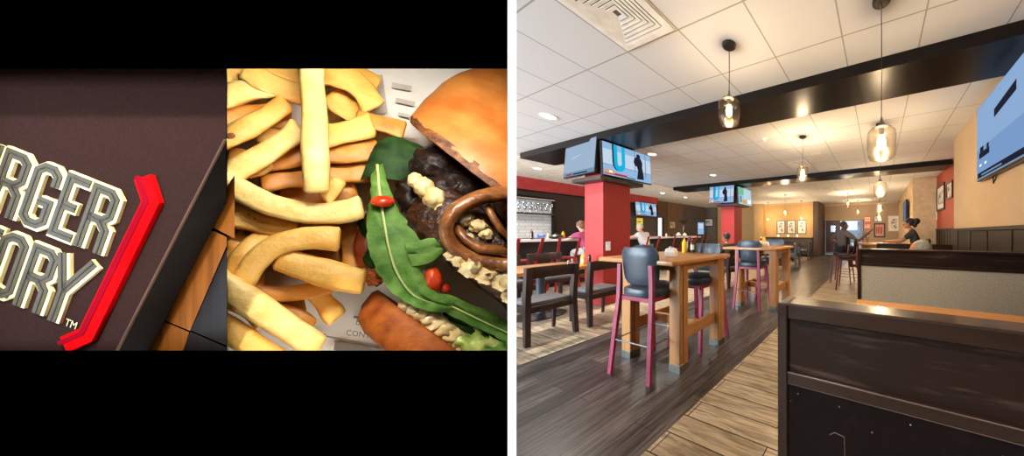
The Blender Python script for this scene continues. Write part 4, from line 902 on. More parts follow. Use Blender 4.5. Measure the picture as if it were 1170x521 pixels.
# far left banquette
bq_ = thing('banquette', 'long dark banquette along the amber wall under three pictures', 'banquette', (-4.6, 13.5, 0))
gb = mat('banquette_cloth', (70, 62, 54), 0.7)
for n, b in (('seat', (-6.2, -3.3, 13.2, 13.75, 0.12, 0.47, 0.03)), ('backrest', (-6.2, -3.3, 13.65, 13.88, 0.47, 1.0, 0.03)), ('plinth', (-6.2, -3.3, 13.28, 13.75, 0, 0.12, 0.0)), ('cap_rail', (-6.2, -3.3, 13.62, 13.89, 1.0, 1.04, 0.004))):
    mb = MB(); mb.box(*b); mb.build(n, bwood if n in ('plinth', 'cap_rail') else gb, bq_, off=bq_.location)
# ------------------------------------------------------------------ bar
white_top = mat('white_stone', (226, 224, 220), 0.3, c2=(234, 232, 228)); dkfront = mat('bar_front', (30, 24, 23), 0.45)
br = thing('bar_counter', 'long dark fronted bar with a white stone top', 'bar', (-7.2, 5.0, 0))
for n, m, b in (('counter_top', white_top, (-7.62, -6.85, 0.6, 8.65, 1.1, 1.15, 0.006)), ('front_panel', dkfront, (-7.15, -7.05, 0.6, 8.6, 0.1, 1.1, 0.0)), ('plinth', dkfront, (-7.15, -7.1, 0.6, 8.6, 0, 0.1, 0)), ('foot_rail', steel, (-7.0, -6.96, 0.7, 8.5, 0.2, 0.235, 0.008)), ('rear_panel', dkfront, (-7.6, -7.56, 0.6, 8.6, 0, 1.1, 0))):
    mb = MB(); mb.box(*b); mb.build(n, m, br, off=br.location)
for k in range(7):
    mb = MB(); mb.box(-7.06, -6.955, 0.9 + k * 1.2, 0.94 + k * 1.2, 0.15, 0.22); mb.build('rail_bracket', steel, br, off=br.location)
brick = grid_mat('white_bricks', (206, 204, 200), (150, 146, 142), 0.3, 0.1, (0.0, 0.0, 0.0), 0.006, 0.5, 0.5, rot=(0, 0, 0), c2=(186, 184, 180), offset=0.5)
nt_ = brick.node_tree; mpn = [n for n in nt_.nodes if n.type == 'MAPPING'][0]; sp = nt_.nodes.new('ShaderNodeSeparateXYZ'); cmb = nt_.nodes.new('ShaderNodeCombineXYZ'); tcn = [n for n in nt_.nodes if n.type == 'TEX_COORD'][0]
nt_.links.new(tcn.outputs['Object'], sp.inputs[0]); nt_.links.new(sp.outputs['Y'], cmb.inputs['X']); nt_.links.new(sp.outputs['Z'], cmb.inputs['Y']); nt_.links.new(cmb.outputs[0], mpn.inputs[0])
bb = thing('back_bar', 'lit white brick bar niche with shelves for glasses', 'bar shelf', (-9.5, 3.4, 0))
for n, m, b in (('brick_panel', brick, (-9.6, -9.55, 2.0, 4.5, 1.0, 2.38, 0)), ('frame', wains, (-9.6, -9.5, 4.5, 4.58, 1.0, 2.42, 0.004)), ('frame', wains, (-9.6, -9.5, 2.0, 4.5, 2.36, 2.42, 0.004)), ('shelf', espresso, (-9.55, -9.28, 2.0, 4.5, 1.86, 1.9, 0.004)), ('glass_rack', espresso, (-9.55, -9.3, 2.0, 4.5, 2.3, 2.33, 0.002)), ('cabinet', dkfront, (-9.55, -9.0, 1.0, 8.4, 0.0, 0.98, 0.01)), ('work_top', steel, (-9.6, -8.98, 1.0, 8.4, 0.98, 1.01, 0.003))):
    mb = MB(); mb.box(*b); mb.build(n, m, bb, off=bb.location)
gls = thin_glass('clear_glass', (0.9, 0.92, 0.93), 0.1)
def glass(loc, up, label, group, k=[None]):
    """stemmed glass; up=False hangs upside down from its foot"""
    t = thing('wine_glass', label, 'glass', loc, 0, group)
    s = 1 if up else -1
    for n, pr in (('foot', [(0.0005, 0), (0.034, 0.001), (0.034, 0.004), (0.006, 0.009)]), ('stem', [(0.005, 0.008), (0.0045, 0.08)]), ('bowl', [(0.005, 0.08), (0.03, 0.095), (0.04, 0.125), (0.036, 0.19), (0.034, 0.192), (0.037, 0.126), (0.028, 0.1), (0.003, 0.084)])):
        mb = MB(); mb.lathe([(r, z * s) for r, z in pr], seg=12); mb.build(n, gls, t)
    return t
g0 = None
for k in range(8):
    y = 3.62 + k * 0.12
    if g0 is None: g0 = glass((-9.42, y, 2.3), False, 'stemmed glasses hanging upside down from the rack in the brick niche', 'hanging stemmed glasses')
    else: dup(g0, (-9.42, y, 2.3), 0)
g1 = None
for k in range(7):
    y = 3.66 + k * 0.13
    if g1 is None: g1 = glass((-9.42, y, 1.9), True, 'stemmed glasses standing upright on the shelf in the brick niche', 'glasses standing on the niche shelf')
    else: dup(g1, (-9.42, y, 1.9), 0)
niche = light('niche_lamp', 'AREA', (-9.25, 3.4, 2.34), 14, (1, 0.95, 0.88), shape='RECTANGLE', size=0.1, size_y=2.2)
# red metal bar chairs: bent back posts, pressed seat, splayed legs
def red_chair(loc, rz, label):
    t = thing('metal_bar_chair', label, 'bar stool', loc, rz, 'red metal bar chairs')
    mb = MB(); mb.loft([[(0.17 * s * math.copysign(abs(math.cos(a)) ** 0.6, math.cos(a)), 0.17 * s * math.copysign(abs(math.sin(a)) ** 0.6, math.sin(a)), z) for a in [2 * PI * k / 24 for k in range(24)]] for s, z in ((1.0, 0.72), (1.06, 0.745), (1.05, 0.76), (0.95, 0.762), (0.5, 0.752))]); mb.build('seat', redmetal, t)
    for sx in (-1, 1):
        for sy in (-1, 1):
            mb = MB(); mb.bar((sx * 0.23, sy * 0.23, 0), (sx * 0.15, sy * 0.15, 0.73), 0.03, 0.03, (0, 1, 0), 0, 0.045, 0.045); mb.build('leg', redmetal, t)
        mb = MB(); mb.bar((sx * 0.17, -0.15, 0.74), (sx * 0.19, -0.36, 1.2), 0.05, 0.02, (0, 1, 0), 0.003); mb.build('back_post', redmetal, t)
    mb = MB(); mb.tube([(-0.19, -0.355, 1.19), (0, -0.375, 1.2), (0.19, -0.355, 1.19)], 0.011, 8); mb.build('back_rail', redmetal, t)
    for z in (0.25,):
        for a, b in (((-0.2, -0.2), (0.2, -0.2)), ((0.2, -0.2), (0.2, 0.2)), ((0.2, 0.2), (-0.2, 0.2)), ((-0.2, 0.2), (-0.2, -0.2))):
            mb = MB(); mb.bar((a[0], a[1], z), (b[0], b[1], z), 0.012, 0.025); mb.build('brace', redmetal, t)
    return t
rc = red_chair((-6.45, 2.55, 0), PI / 2, 'red metal bar chair nearest the white edge strip')
for y, lab in ((3.28, 'empty red metal bar chair left of the diner in pink'), (3.86, 'red metal bar chair under the diner in pink'), (5.55, 'red metal bar chair under the fair haired diner in white'), (6.6, 'red metal bar chair right of the fair haired diner'), (7.3, 'red metal bar chair before the far end of the bar'), (8.0, 'last red metal bar chair at the far end of the bar')):
    dup(rc, (-6.45, y, 0), PI / 2 + random.uniform(-0.15, 0.15), lab)
# ------------------------------------------------------------------ far doors
dm = mat('door_brown', (62, 42, 34), 0.45, c2=(70, 48, 40)); pale = thin_glass('door_glass', (0.85, 0.92, 1.0), 0.05)
d1 = struct(thing('door_1', 'dark brown closed door leaf with small square window', 'door', (-2.94, 15.62, 0)))
for b in ((0, 0.86, 0, 0.05, 0.02, 1.36), (0, 0.3, 0, 0.05, 1.36, 1.74), (0.56, 0.86, 0, 0.05, 1.36, 1.74), (0, 0.86, 0, 0.05, 1.74, 2.0)): pass
mb = MB()
for b in ((0, 0.86, 0, 0.05, 0.02, 1.36), (0, 0.3, 0, 0.05, 1.36, 1.74), (0.56, 0.86, 0, 0.05, 1.36, 1.74), (0, 0.86, 0, 0.05, 1.74, 2.0)): mb.box(*b)
mb.build('door_leaf', dm, d1); mb = MB(); mb.box(0.3, 0.56, 0.02, 0.03, 1.36, 1.74); mb.build('pane', pale, d1)
mb = MB(); mb.box(0.05, 0.8, -0.012, 0, 0.02, 0.14); mb.build('kick_plate', steel, d1)
mb = MB(); mb.tube([(0.76, -0.02, 0.95), (0.76, -0.05, 0.95), (0.76, -0.05, 1.2), (0.76, -0.02, 1.2)], 0.01, 8); mb.build('handle', steel, d1)
d2 = struct(thing('door_2', 'blue grey door leaf standing open', 'door', (-0.82, 15.6, 0), PI * 0.5 + 0.45))
mb = MB(); mb.box(0, 0.82, -0.05, 0, 0.02, 2.0, 0.003); mb.build('door_leaf', mat('door_blue_grey', (84, 92, 112), 0.4), d2); mb = MB(); mb.box(0.5, 0.7, -0.055, 0.005, 1.3, 1.7); mb.build('pane', pale, d2)
mb = MB()
for b in ((-2.99, -2.95, 15.58, 15.64, 0, 2.04), (-0.82, -0.78, 15.58, 15.64, 0, 2.04), (-2.95, -0.82, 15.58, 15.64, 2.0, 2.04)): mb.box(*b)
struct(mb.build('door_frame', dm))
ext = sbox('exterior_wall', mat('pale_exterior', (214, 220, 226), 0.8), -6.5, 3.0, 21.0, 21.2, -0.2, 6)
sbox('exterior_ground', mat('pale_paving', (190, 192, 192), 0.8), -6.5, 3.0, 15.8, 21.0, -0.3, -0.07)
mb = MB(); mb.box(-2.6, -1.3, 20.96, 21.0, 0.5, 1.5); struct(mb.build('exterior_window', mat('exterior_blue', (110, 130, 150), 0.2)))
# ================================================================== PEOPLE
def skin_mesh(joints, edges, sub=2, ymul=1.0):
    """joints: {name: (pos, radius or (rx, ry))}; first key is the root. returns evaluated verts and faces"""
    names = list(joints); idx = {n: i for i, n in enumerate(names)}
    me = bpy.data.meshes.new('body_core'); me.from_pydata([joints[n][0] for n in names], [(idx[a], idx[b]) for a, b in edges], [])
    o = bpy.data.objects.new('body_core', me); COL.objects.link(o)
    o.modifiers.new('skin', 'SKIN'); ss = o.modifiers.new('sub', 'SUBSURF'); ss.levels = sub; ss.render_levels = sub
    for i, n in enumerate(names):
        r = joints[n][1]; sv = me.skin_vertices[0].data[i]; sv.radius = r if isinstance(r, tuple) else (r, r); sv.use_root = (i == 0)
    dg = bpy.context.evaluated_depsgraph_get(); dg.update(); em = bpy.data.meshes.new_from_object(o.evaluated_get(dg))
    vs = [v.co.copy() for v in em.vertices]; fs = [tuple(p.vertices) for p in em.polygons]
    bpy.data.objects.remove(o); bpy.data.meshes.remove(me); bpy.data.meshes.remove(em); return vs, fs
def add_mesh(mb, vf):
    vs, fs = vf; b = [mb.bm.verts.new(v) for v in vs]
    for f in fs: mb.face([b[i] for i in f])
def person(label, loc, yaw, seat, skin, hair_fn, shirt, trousers, lean, el, hl, er, hr, head_yaw=0.0, tilt=0.0, hair_m=None, sleeve='short', roll=0.0):
    """seated figure facing local +y; el/hl = left elbow and hand, er/hr = right ones, in local coordinates above the seat"""
    t = thing('person', label, 'person', loc, yaw)
    s = seat; P = lambda x, y, z: Vector((x, y, z + s))
    pel = P(0, 0, 0.09); spi = P(0, 0.02 + lean * 0.25, 0.24); che = P(0, lean * 0.62, 0.41); nk = P(0, lean * 0.82, 0.55); hd = P(roll, lean * 0.98 + 0.02, 0.685)
    J = {'pel': (pel, (0.13, 0.105)), 'spi': (spi, (0.125, 0.095)), 'che': (che, (0.145, 0.105)), 'nk': (nk, 0.052), 'hd': (nk.lerp(hd, 0.6), 0.055)}
    E = [('pel', 'spi'), ('spi', 'che'), ('che', 'nk'), ('nk', 'hd')]
    for sd, sx, eb, hn in (('l', -1, el, hl), ('r', 1, er, hr)):
        sh = che + Vector((sx * 0.165, 0.0, 0.075)); eb = P(*eb); hn = P(*hn); wr = eb.lerp(hn, 0.86)
        J[sd + 's'] = (sh, 0.062); J[sd + 'e'] = (eb, 0.042); J[sd + 'm'] = (eb.lerp(hn, 0.3), 0.042); J[sd + 'w'] = (wr, 0.027)
        E += [('che', sd + 's'), (sd + 's', sd + 'e'), (sd + 'e', sd + 'm'), (sd + 'm', sd + 'w')]
        hp = P(sx * 0.09, 0.03, 0.075); kn = P(sx * 0.13, 0.42, 0.075); an = P(sx * 0.13, 0.36, -0.36); to = P(sx * 0.14, 0.5, -0.41)
        J[sd + 'h'] = (hp, 0.095); J[sd + 'k'] = (kn, 0.062); J[sd + 'c'] = (kn.lerp(an, 0.3), 0.056); J[sd + 'a'] = (an, 0.038); J[sd + 't'] = (to, 0.034)
        E += [('pel', sd + 'h'), (sd + 'h', sd + 'k'), (sd + 'k', sd + 'c'), (sd + 'c', sd + 'a'), (sd + 'a', sd + 't')]
    mb = MB(); add_mesh(mb, skin_mesh(J, E))
    # head: skull, jaw, nose, ears, brow turned by head_yaw
    Rz = Matrix.Rotation(head_yaw, 3, 'Z') @ Matrix.Rotation(tilt, 3, 'X')
    H = lambda p: hd + Rz @ Vector(p)
    hf = lambda p: hd + Rz @ p
    mb.blob((0, -0.008, 0.025), (0.076, 0.095, 0.098), 3, 0, 1, hf); mb.blob((0, 0.03, -0.045), (0.058, 0.062, 0.062), 2, 0, 1, hf)
    mb.blob((0, 0.098, -0.012), (0.012, 0.018, 0.02), 2, 0, 1, hf); mb.blob((0, 0.082, 0.018), (0.045, 0.014, 0.01), 2, 0, 1, hf); mb.blob((0, 0.086, -0.052), (0.024, 0.012, 0.01), 2, 0, 1, hf)
    for sx in (-1, 1): mb.blob((sx * 0.078, 0.0, 0.0), (0.012, 0.024, 0.034), 2, 0, 1, hf)
    # hands: palm, four bent fingers, thumb from the side
    for sx, eb, hn in ((-1, el, hl), (1, er, hr)):
        eb = P(*eb); hn = P(*hn); d = (hn - eb).normalized(); wr = eb.lerp(hn, 0.86); upv = Vector((0, 0, 1)); side = d.cross(upv)
        side = side.normalized() if side.length > 0.1 else Vector((1, 0, 0)); nrm = side.cross(d)
        pc = wr + d * 0.055
        mb.loft([[wr + d * q + side * (w * math.cos(a)) + nrm * (h * math.sin(a)) for a in [2 * PI * k / 12 for k in range(12)]] for q, w, h in ((-0.01, 0.024, 0.02), (0.02, 0.034, 0.018), (0.06, 0.041, 0.015), (0.092, 0.039, 0.011))])
        for k, ln in enumerate((0.068, 0.078, 0.072, 0.056)):
            b = wr + d * 0.088 + side * ((k - 1.5) * 0.019); m1 = b + d * ln * 0.5 - nrm * 0.004; e_ = m1 + d * ln * 0.42 - nrm * ln * 0.32
            mb.tube([b - d * 0.012, b, m1, e_], [0.0095, 0.0095, 0.0088, 0.006], 7)
        b = wr + d * 0.025 + side * (-sx * 0.03); mb.tube([b, b + d * 0.03 + side * (-sx * 0.026), b + d * 0.062 + side * (-sx * 0.032)], [0.012, 0.011, 0.007], 7)
    mb.build('body', skin, t, smooth=60)
    def grow(keys, edges, add, name, m, taper=None):
        j = {}
        for k in keys:
            p, r = J[k]; r = r if isinstance(r, tuple) else (r, r); j[k] = (p, (r[0] + add, r[1] + add))
        if taper:
            for k, (p, r) in taper.items(): j[k] = (p, r)
        mb = MB(); add_mesh(mb, skin_mesh(j, edges)); return mb.build(name, m, t, smooth=60)
    tk = {}; ee = [('pel', 'spi'), ('spi', 'che'), ('che', 'col')]; tk['col'] = (che.lerp(nk, 0.72), (0.062, 0.062))
    keys = ['pel', 'spi', 'che']
    for sd in 'lr':
        keys += [sd + 's']; f = 0.72 if sleeve == 'short' else 0.98
        tk[sd + 'q'] = (J[sd + 's'][0].lerp(J[sd + 'e'][0], f), (0.058, 0.058)); ee += [('che', sd + 's'), (sd + 's', sd + 'q')]
    grow(keys, ee, 0.027, 'shirt', shirt, tk)
    tk = {}; ee = []; keys = ['pel']
    for sd in 'lr':
        keys += [sd + 'h', sd + 'k']; tk[sd + 'z'] = (J[sd + 'k'][0].lerp(J[sd + 'a'][0], 0.9), (0.055, 0.055)); ee += [('pel', sd + 'h'), (sd + 'h', sd + 'k'), (sd + 'k', sd + 'z')]
    grow(keys, ee, 0.016, 'trousers', trousers, tk)
    for sd, sx in (('l', -1), ('r', 1)):
        an, to = J[sd + 'a'][0], J[sd + 't'][0]; mb = MB(); mb.blob(an.lerp(to, 0.62) - Vector((0, 0, 0.012)), (0.048, 0.13, 0.042), 3); mb.build('shoe', capm, t, smooth=60)
    mb = MB(); hair_fn(mb, hf); mb.build('hair', hair_m, t, smooth=60)
    for sx in (-1, 1):
        mb = MB(); mb.blob((sx * 0.03, 0.086, 0.008), (0.011, 0.006, 0.006), 1, 0, 1, hf); mb.build('eye', capm, t)
    return t
def cap_hair(mb, hf, r=(0.084, 0.1, 0.1), low=-0.02, amp=0.12):
    """hair over the crown and back of the head, ending above the brow"""
    mb.blob((0, -0.022, 0.04), r, 4, amp, 4, hf)
sk_l = mat('skin_light', (214, 160, 134), 0.5, sss=0.1); sk_d = mat('skin_deep', (92, 58, 44), 0.45, sss=0.05); sk_m = mat('skin_tan', (168, 112, 82), 0.5, sss=0.1)
hb = mat('hair_brown', (104, 66, 40), 0.6, c2=(140, 94, 58), scale=(60, 60, 60), bump=0.3); hg = mat('hair_fair_grey', (206, 186, 146), 0.6, c2=(224, 208, 176), scale=(60, 60, 60), bump=0.3); hk = mat('hair_black', (22, 18, 17), 0.6, c2=(38, 32, 30), scale=(60, 60, 60), bump=0.3); hgr = mat('hair_grey', (140, 136, 116), 0.7, c2=(178, 172, 150), scale=(70, 70, 70), bump=0.4)
def cloth(n, c): return mat(n, c, 0.8, c2=tuple(min(255, v * 1.12) for v in c), scale=(14, 14, 14), bump=0.15)
pinkc = cloth('pink_cotton', (150, 54, 92)); whitec = cloth('white_cotton', (196, 194, 188)); darkc = cloth('dark_grey_cotton', (62, 50, 50)); greyc = cloth('grey_cotton', (84, 73, 69)); olive = cloth('olive_cotton', (52, 46, 32)); salmon = cloth('salmon_cotton', (206, 120, 84))
blackc = cloth('black_cloth', (26, 25, 27)); jeans = cloth('blue_jeans', (70, 82, 100)); greysh = cloth('pale_grey_shorts', (176, 170, 162))
person('person in a pink shirt with brown hair leaning on the bar', (-6.44, 3.83, 0), PI / 2, 0.765, sk_l, lambda mb, hf: cap_hair(mb, hf, (0.092, 0.112, 0.108), amp=0.3), pinkc, greysh, 0.30, (-0.24, 0.36, 0.40), (-0.1, 0.62, 0.425), (0.22, 0.36, 0.40), (0.06, 0.62, 0.425), 0.1, -0.55, hb)
person('fair haired person in a white shirt leaning on the bar', (-6.44, 5.52, 0), PI / 2 + 0.1, 0.765, sk_l, lambda mb, hf: cap_hair(mb, hf), whitec, jeans, 0.26, (-0.24, 0.32, 0.40), (-0.08, 0.58, 0.425), (0.24, 0.32, 0.40), (0.1, 0.58, 0.425), 0.15, -0.2, hg)
person('dark haired man in a dark grey shirt seated before the far red column', (-3.35, 5.32, 0), PI / 2 - 0.25, 0.485, sk_m, lambda mb, hf: cap_hair(mb, hf, (0.08, 0.096, 0.092), amp=0.06), darkc, blackc, 0.10, (-0.27, 0.12, 0.20), (-0.1, 0.36, 0.22), (0.27, 0.12, 0.20), (0.1, 0.36, 0.22), 0.2, 0, hk)
person('man in a grey shirt on a high stool raising one arm to the right', (-0.88, 6.95, 0), -PI / 2 + 0.75, 0.80, sk_d, lambda mb, hf: cap_hair(mb, hf, (0.077, 0.094, 0.086), amp=0.03), greyc, blackc, 0.05, (-0.42, -0.06, 0.32), (-0.28, 0.10, 0.20), (0.38, 0.22, 0.30), (0.62, 0.40, 0.56), -0.35, 0, hk)
def cap_wrap(mb, hf):
    mb.blob((0, -0.03, 0.05), (0.092, 0.108, 0.1), 3, 0.1, 3, hf); mb.blob((0.01, -0.16, 0.07), (0.075, 0.085, 0.075), 3, 0.15, 3, hf); mb.blob((0, -0.13, 0.0), (0.05, 0.06, 0.08), 3, 0.15, 3, hf)
person('woman in a dark olive top with black tied hair reaching forward', (0.86, 6.95, 0), PI / 2 - 0.15, 0.82, sk_m, cap_wrap, olive, blackc, 0.20, (-0.16, 0.36, 0.28), (-0.05, 0.66, 0.27), (0.18, 0.34, 0.30), (0.02, 0.64, 0.29), 0.05, 0.0, hk)
person('grey haired diner whose head shows above the tweed booth back', (0.48, 3.4, 0), 0.85, 0.40, mat('skin_rosy', (224, 136, 96), 0.5), lambda mb, hf: mb.blob((0, -0.035, 0.045), (0.094, 0.098, 0.095), 4, 0.12, 4, hf), salmon, blackc, 0.06, (-0.28, 0.1, 0.2), (-0.12, 0.34, 0.24), (0.28, 0.1, 0.2), (0.12, 0.34, 0.24), 0.35, 0.1, hgr)
dup(st1, (0.88, 6.98, 0), PI / 2, 'dark stool under the woman in the olive top')
# ================================================================== SMALL THINGS
ylw = mat('mustard_yellow', (238, 186, 20), 0.35); ket = mat('ketchup_red', (168, 22, 18), 0.3); wpl = mat('white_plastic', (236, 234, 230), 0.4); bott = mat('brown_glass', (52, 26, 16), 0.15, coat=0.3); cap_r = mat('red_cap', (180, 24, 20), 0.4); cream = mat('paper_label', (240, 228, 196), 0.7); blu = mat('printed_blue', (70, 112, 176), 0.5); amb = mat('amber_drink', (222, 170, 70), 0.1, coat=0.4)
def squeeze(loc, m, label, cat='bottle', h=0.19, r=0.03, name='squeeze_bottle', nozzle=None, lab=None, group=None):
    t = thing(name, label, cat, loc, 0, group)
    mb = MB(); mb.lathe([(0.0005, 0), (r, 0.002), (r * 1.02, h * 0.1), (r, h * 0.55), (r * 0.95, h * 0.7), (r * 0.5, h * 0.8)], seg=18); mb.build('bottle_body', m, t)
    mb = MB(); mb.lathe([(r * 0.55, h * 0.79), (r * 0.5, h * 0.86), (r * 0.2, h * 0.9), (r * 0.1, h), (0.0005, h)], seg=14); mb.build('nozzle_cap', nozzle or m, t)
    if lab: mb = MB(); mb.lathe([(r * 1.03, h * 0.2), (r * 1.03, h * 0.52)], seg=18, cap=False); mb.build('label_band', lab, t)
    return t
def napkins(loc, rz, label):
    t = thing('napkin_holder', label, 'napkin holder', loc, rz, 'white napkin holders')
    mb = MB(); mb.box(-0.052, 0.052, -0.05, 0.05, 0, 0.06, 0.006); mb.build('holder', wpl, t)
    mb = MB()
    for k in range(6): mb.hexa([(-0.05 + k * 0.016, -0.045, 0.06), (-0.036 + k * 0.016, -0.045, 0.06), (-0.036 + k * 0.016, 0.045, 0.06), (-0.05 + k * 0.016, 0.045, 0.06), (-0.048 + k * 0.016, -0.03, 0.098 - abs(k - 2.5) * 0.005), (-0.04 + k * 0.016, -0.03, 0.1 - abs(k - 2.5) * 0.005), (-0.04 + k * 0.016, 0.03, 0.1 - abs(k - 2.5) * 0.005), (-0.048 + k * 0.016, 0.03, 0.098 - abs(k - 2.5) * 0.005)])
    mb.build('napkins', wpl, t, smooth=0); return t
napkins((-1.96, 1.99, 1.05), 0.3, 'white napkin holder on the nearest oak high table'); napkins((-1.86, 4.2, 1.05), 0.1, 'white napkin holder on the second oak high table')
squeeze((-2.19, 2.44, 1.05), ylw, 'yellow mustard bottle on the nearest oak high table'); squeeze((-2.10, 2.48, 1.05), bott, 'dark sauce bottle beside the mustard on the nearest high table', r=0.022, h=0.2, nozzle=cap_r, lab=cream)
squeeze((-2.2, 2.53, 1.05), bott, 'dark bottle behind the mustard on the nearest high table', r=0.022, h=0.22, nozzle=ket)
squeeze((-2.05, 4.4, 1.05), ket, 'red ketchup bottle on the second oak high table', nozzle=wpl, lab=cream); squeeze((-1.97, 4.36, 1.05), ylw, 'yellow mustard bottle on the second oak high table', r=0.034)
squeeze((-4.58, 2.62, 0.76), ylw, 'mustard bottle with pale label on the low table by the red column', r=0.034, lab=cream, nozzle=ylw); squeeze((-4.66, 2.66, 0.76), ket, 'red sauce bottle beside the mustard by the red column', r=0.026, h=0.2, lab=cream); squeeze((-4.5, 2.68, 0.76), bott, 'dark bottle at the end of the low table by the red column', r=0.026, h=0.21, nozzle=cap_r)
def shaker(loc, label):
    t = thing('salt_shaker', label, 'shaker', loc); mb = MB(); mb.lathe([(0.0005, 0), (0.022, 0.002), (0.024, 0.03), (0.018, 0.065)], seg=14); mb.build('glass_body', gls, t)
    mb = MB(); mb.lathe([(0.019, 0.064), (0.019, 0.08), (0.010, 0.09), (0.0005, 0.092)], seg=14); mb.build('steel_top', steel, t); return t
shaker((-4.62, 2.42, 0.76), 'small shaker left of the mustard on the low table by the red column'); shaker((-2.28, 2.3, 1.05), 'small shaker on the nearest oak high table')
# along the bar
for x, y, m, h, r, lab in ((-7.2, 3.02, bott, 0.24, 0.03, 'brown bottle left of the blue napkin box on the bar'), (-7.2, 3.33, cream, 0.19, 0.026, 'cream squeeze bottle right of the blue napkin box on the bar'), (-7.25, 3.68, ylw, 0.2, 0.034, 'yellow mustard bottle on the bar left of the diner in pink'), (-7.25, 7.1, cream, 0.16, 0.034, 'pale bottle on the bar beyond the fair haired diner'), (-7.25, 7.36, bott, 0.18, 0.03, 'dark bottle on the bar beyond the fair haired diner')):
    squeeze((x, y, 1.15), m, lab, h=h, r=r, nozzle=cap_r if m in (bott, cream) else None)
nb = thing('napkin_box', 'blue and white printed napkin box on the bar', 'box', (-7.22, 3.17, 1.15), 0.1)
mb = MB(); mb.box(-0.05, 0.05, -0.1, 0.1, 0, 0.14, 0.004); mb.build('box', mat('pale_blue_card', (176, 200, 232), 0.6), nb)
mb = MB()
for q in ((-0.07, 0.04, 0.03, 0.08), (-0.02, 0.06, 0.02, 0.05), (0.04, 0.05, 0.09, 0.1), (0.03, 0.03, 0.06, 0.045), (-0.08, 0.09, -0.03, 0.11)): mb.box(0.05, 0.0512, min(q[0], q[2]), max(q[0], q[2]), min(q[1], q[3]), max(q[1], q[3]))
mb.build('print', blu, nb, smooth=0)
def bowl(loc, r, h, m, label, name='bowl'):
    t = thing(name, label, 'bowl', loc); mb = MB(); mb.lathe([(0.0005, 0.004), (r * 0.45, 0), (r * 0.8, h * 0.4), (r, h), (r * 0.94, h), (r * 0.74, h * 0.42), (r * 0.4, 0.01), (0.0005, 0.012)], seg=24); mb.build('shell', m, t)
    mb = MB(); mb.lathe([(r * 0.97, h), (r * 0.8, h + 0.03), (r * 0.35, h + 0.06), (0.03, h + 0.065), (0.03, h + 0.085), (0.0005, h + 0.088)], seg=24); mb.build('lid', m, t); return t
bowl((-7.2, 3.5, 1.15), 0.16, 0.05, capm, 'black lidded bowl on the bar left of the yellow mustard')
bowl((-7.25, 7.75, 1.15), 0.1, 0.08, wpl, 'white lidded bowl on the far bar'); bowl((-7.25, 8.1, 1.15), 0.09, 0.06, wpl, 'second white lidded bowl at the far end of the bar')
def paper_on(name, label, cat, mat_, pts_fn, frame=None, inner=None):
    pass
def framed(loc, rz, w, h, label, fr, art, matte=None, name='framed_picture', cat='picture', marks=(), fw=0.04, group=None):
    """picture hanging on a wall, facing local -y"""
    t = thing(name, label, cat, loc, rz, group)
    mb = MB()
    for b in ((-w / 2, w / 2, -0.03, 0, -h / 2, -h / 2 + fw), (-w / 2, w / 2, -0.03, 0, h / 2 - fw, h / 2), (-w / 2, -w / 2 + fw, -0.03, 0, -h / 2 + fw, h / 2 - fw), (w / 2 - fw, w / 2, -0.03, 0, -h / 2 + fw, h / 2 - fw)): mb.box(*b)
    mb.build('frame', fr, t)
    mb = MB(); mb.box(-w / 2 + fw, w / 2 - fw, -0.012, -0.004, -h / 2 + fw, h / 2 - fw); mb.build('mount_board', matte or art, t, smooth=0)
    if matte:
        k = fw + 0.18 * min(w, h); mb = MB(); mb.box(-w / 2 + k, w / 2 - k, -0.0135, -0.012, -h / 2 + k, h / 2 - k); mb.build('print', art, t, smooth=0)
    for i, (m, qs) in enumerate(marks):
        mb = MB()
        for x0, z0, x1, z1 in qs: mb.box((x0 - 0.5) * w, (x1 - 0.5) * w, -0.0155, -0.0137, (z0 - 0.5) * h, (z1 - 0.5) * h)
        mb.build('printed_shapes', m, t, smooth=0)
    return t
bfr = mat('black_frame', (24, 20, 19), 0.35); wfrm = mat('white_frame', (214, 200, 176), 0.5); mattew = mat('picture_mount', (222, 214, 200), 0.8); art1 = mat('grey_print', (120, 116, 110), 0.7, c2=(226, 220, 208), scale=(7, 7, 7), detail=6, lo=0.45, hi=0.55); art2 = mat('pink_print', (212, 132, 112), 0.7, c2=(228, 160, 138), scale=(5, 5, 5)); art3 = mat('orange_print', (196, 96, 70), 0.7, c2=(208, 112, 84), scale=(5, 5, 5)); inkw = mat('poster_pale', (238, 206, 180), 0.8); inkd = mat('poster_dark', (120, 60, 50), 0.8)
for i, (x0, x1, lab) in enumerate(((-5.45, -4.93, 'left one of three framed prints on the amber wall'), (-4.83, -4.3, 'middle one of three framed prints on the amber wall'), (-4.2, -3.68, 'right one of three framed prints on the amber wall'))):
    framed(((x0 + x1) / 2, 13.9, 1.63), 0, x1 - x0, 0.78, lab, bfr, art1, mattew, group='three framed prints')
for i, (x, lab) in enumerate(((-5.35, 'left small white wall light under the prints'), (-4.75, 'middle small white wall light under the prints'), (-4.2, 'right small white wall light under the prints'))):
    t = thing('wall_light', lab, 'wall light', (x, 13.9, 1.12)); mb = MB(); mb.box(-0.03, 0.03, -0.02, 0, -0.05, 0.05, 0.004); mb.build('bracket', wpl, t); mb = MB(); mb.blob((0, -0.05, 0.02), (0.04, 0.035, 0.05), 2); mb.build('globe', emis('small_globe', (255, 226, 170), 6) if i == 0 else bpy.data.materials['small_globe'], t)
framed((-0.58, 15.6, 2.07), 0, 0.36, 0.36, 'upper red poster block right of the far doors', art3, art3, None, 'poster', 'poster', ((inkw, [(0.12, 0.55, 0.3, 0.82), (0.36, 0.55, 0.6, 0.82), (0.66, 0.55, 0.88, 0.82), (0.12, 0.2, 0.3, 0.45), (0.36, 0.2, 0.6, 0.45), (0.66, 0.2, 0.88, 0.45)]),), 0.015)
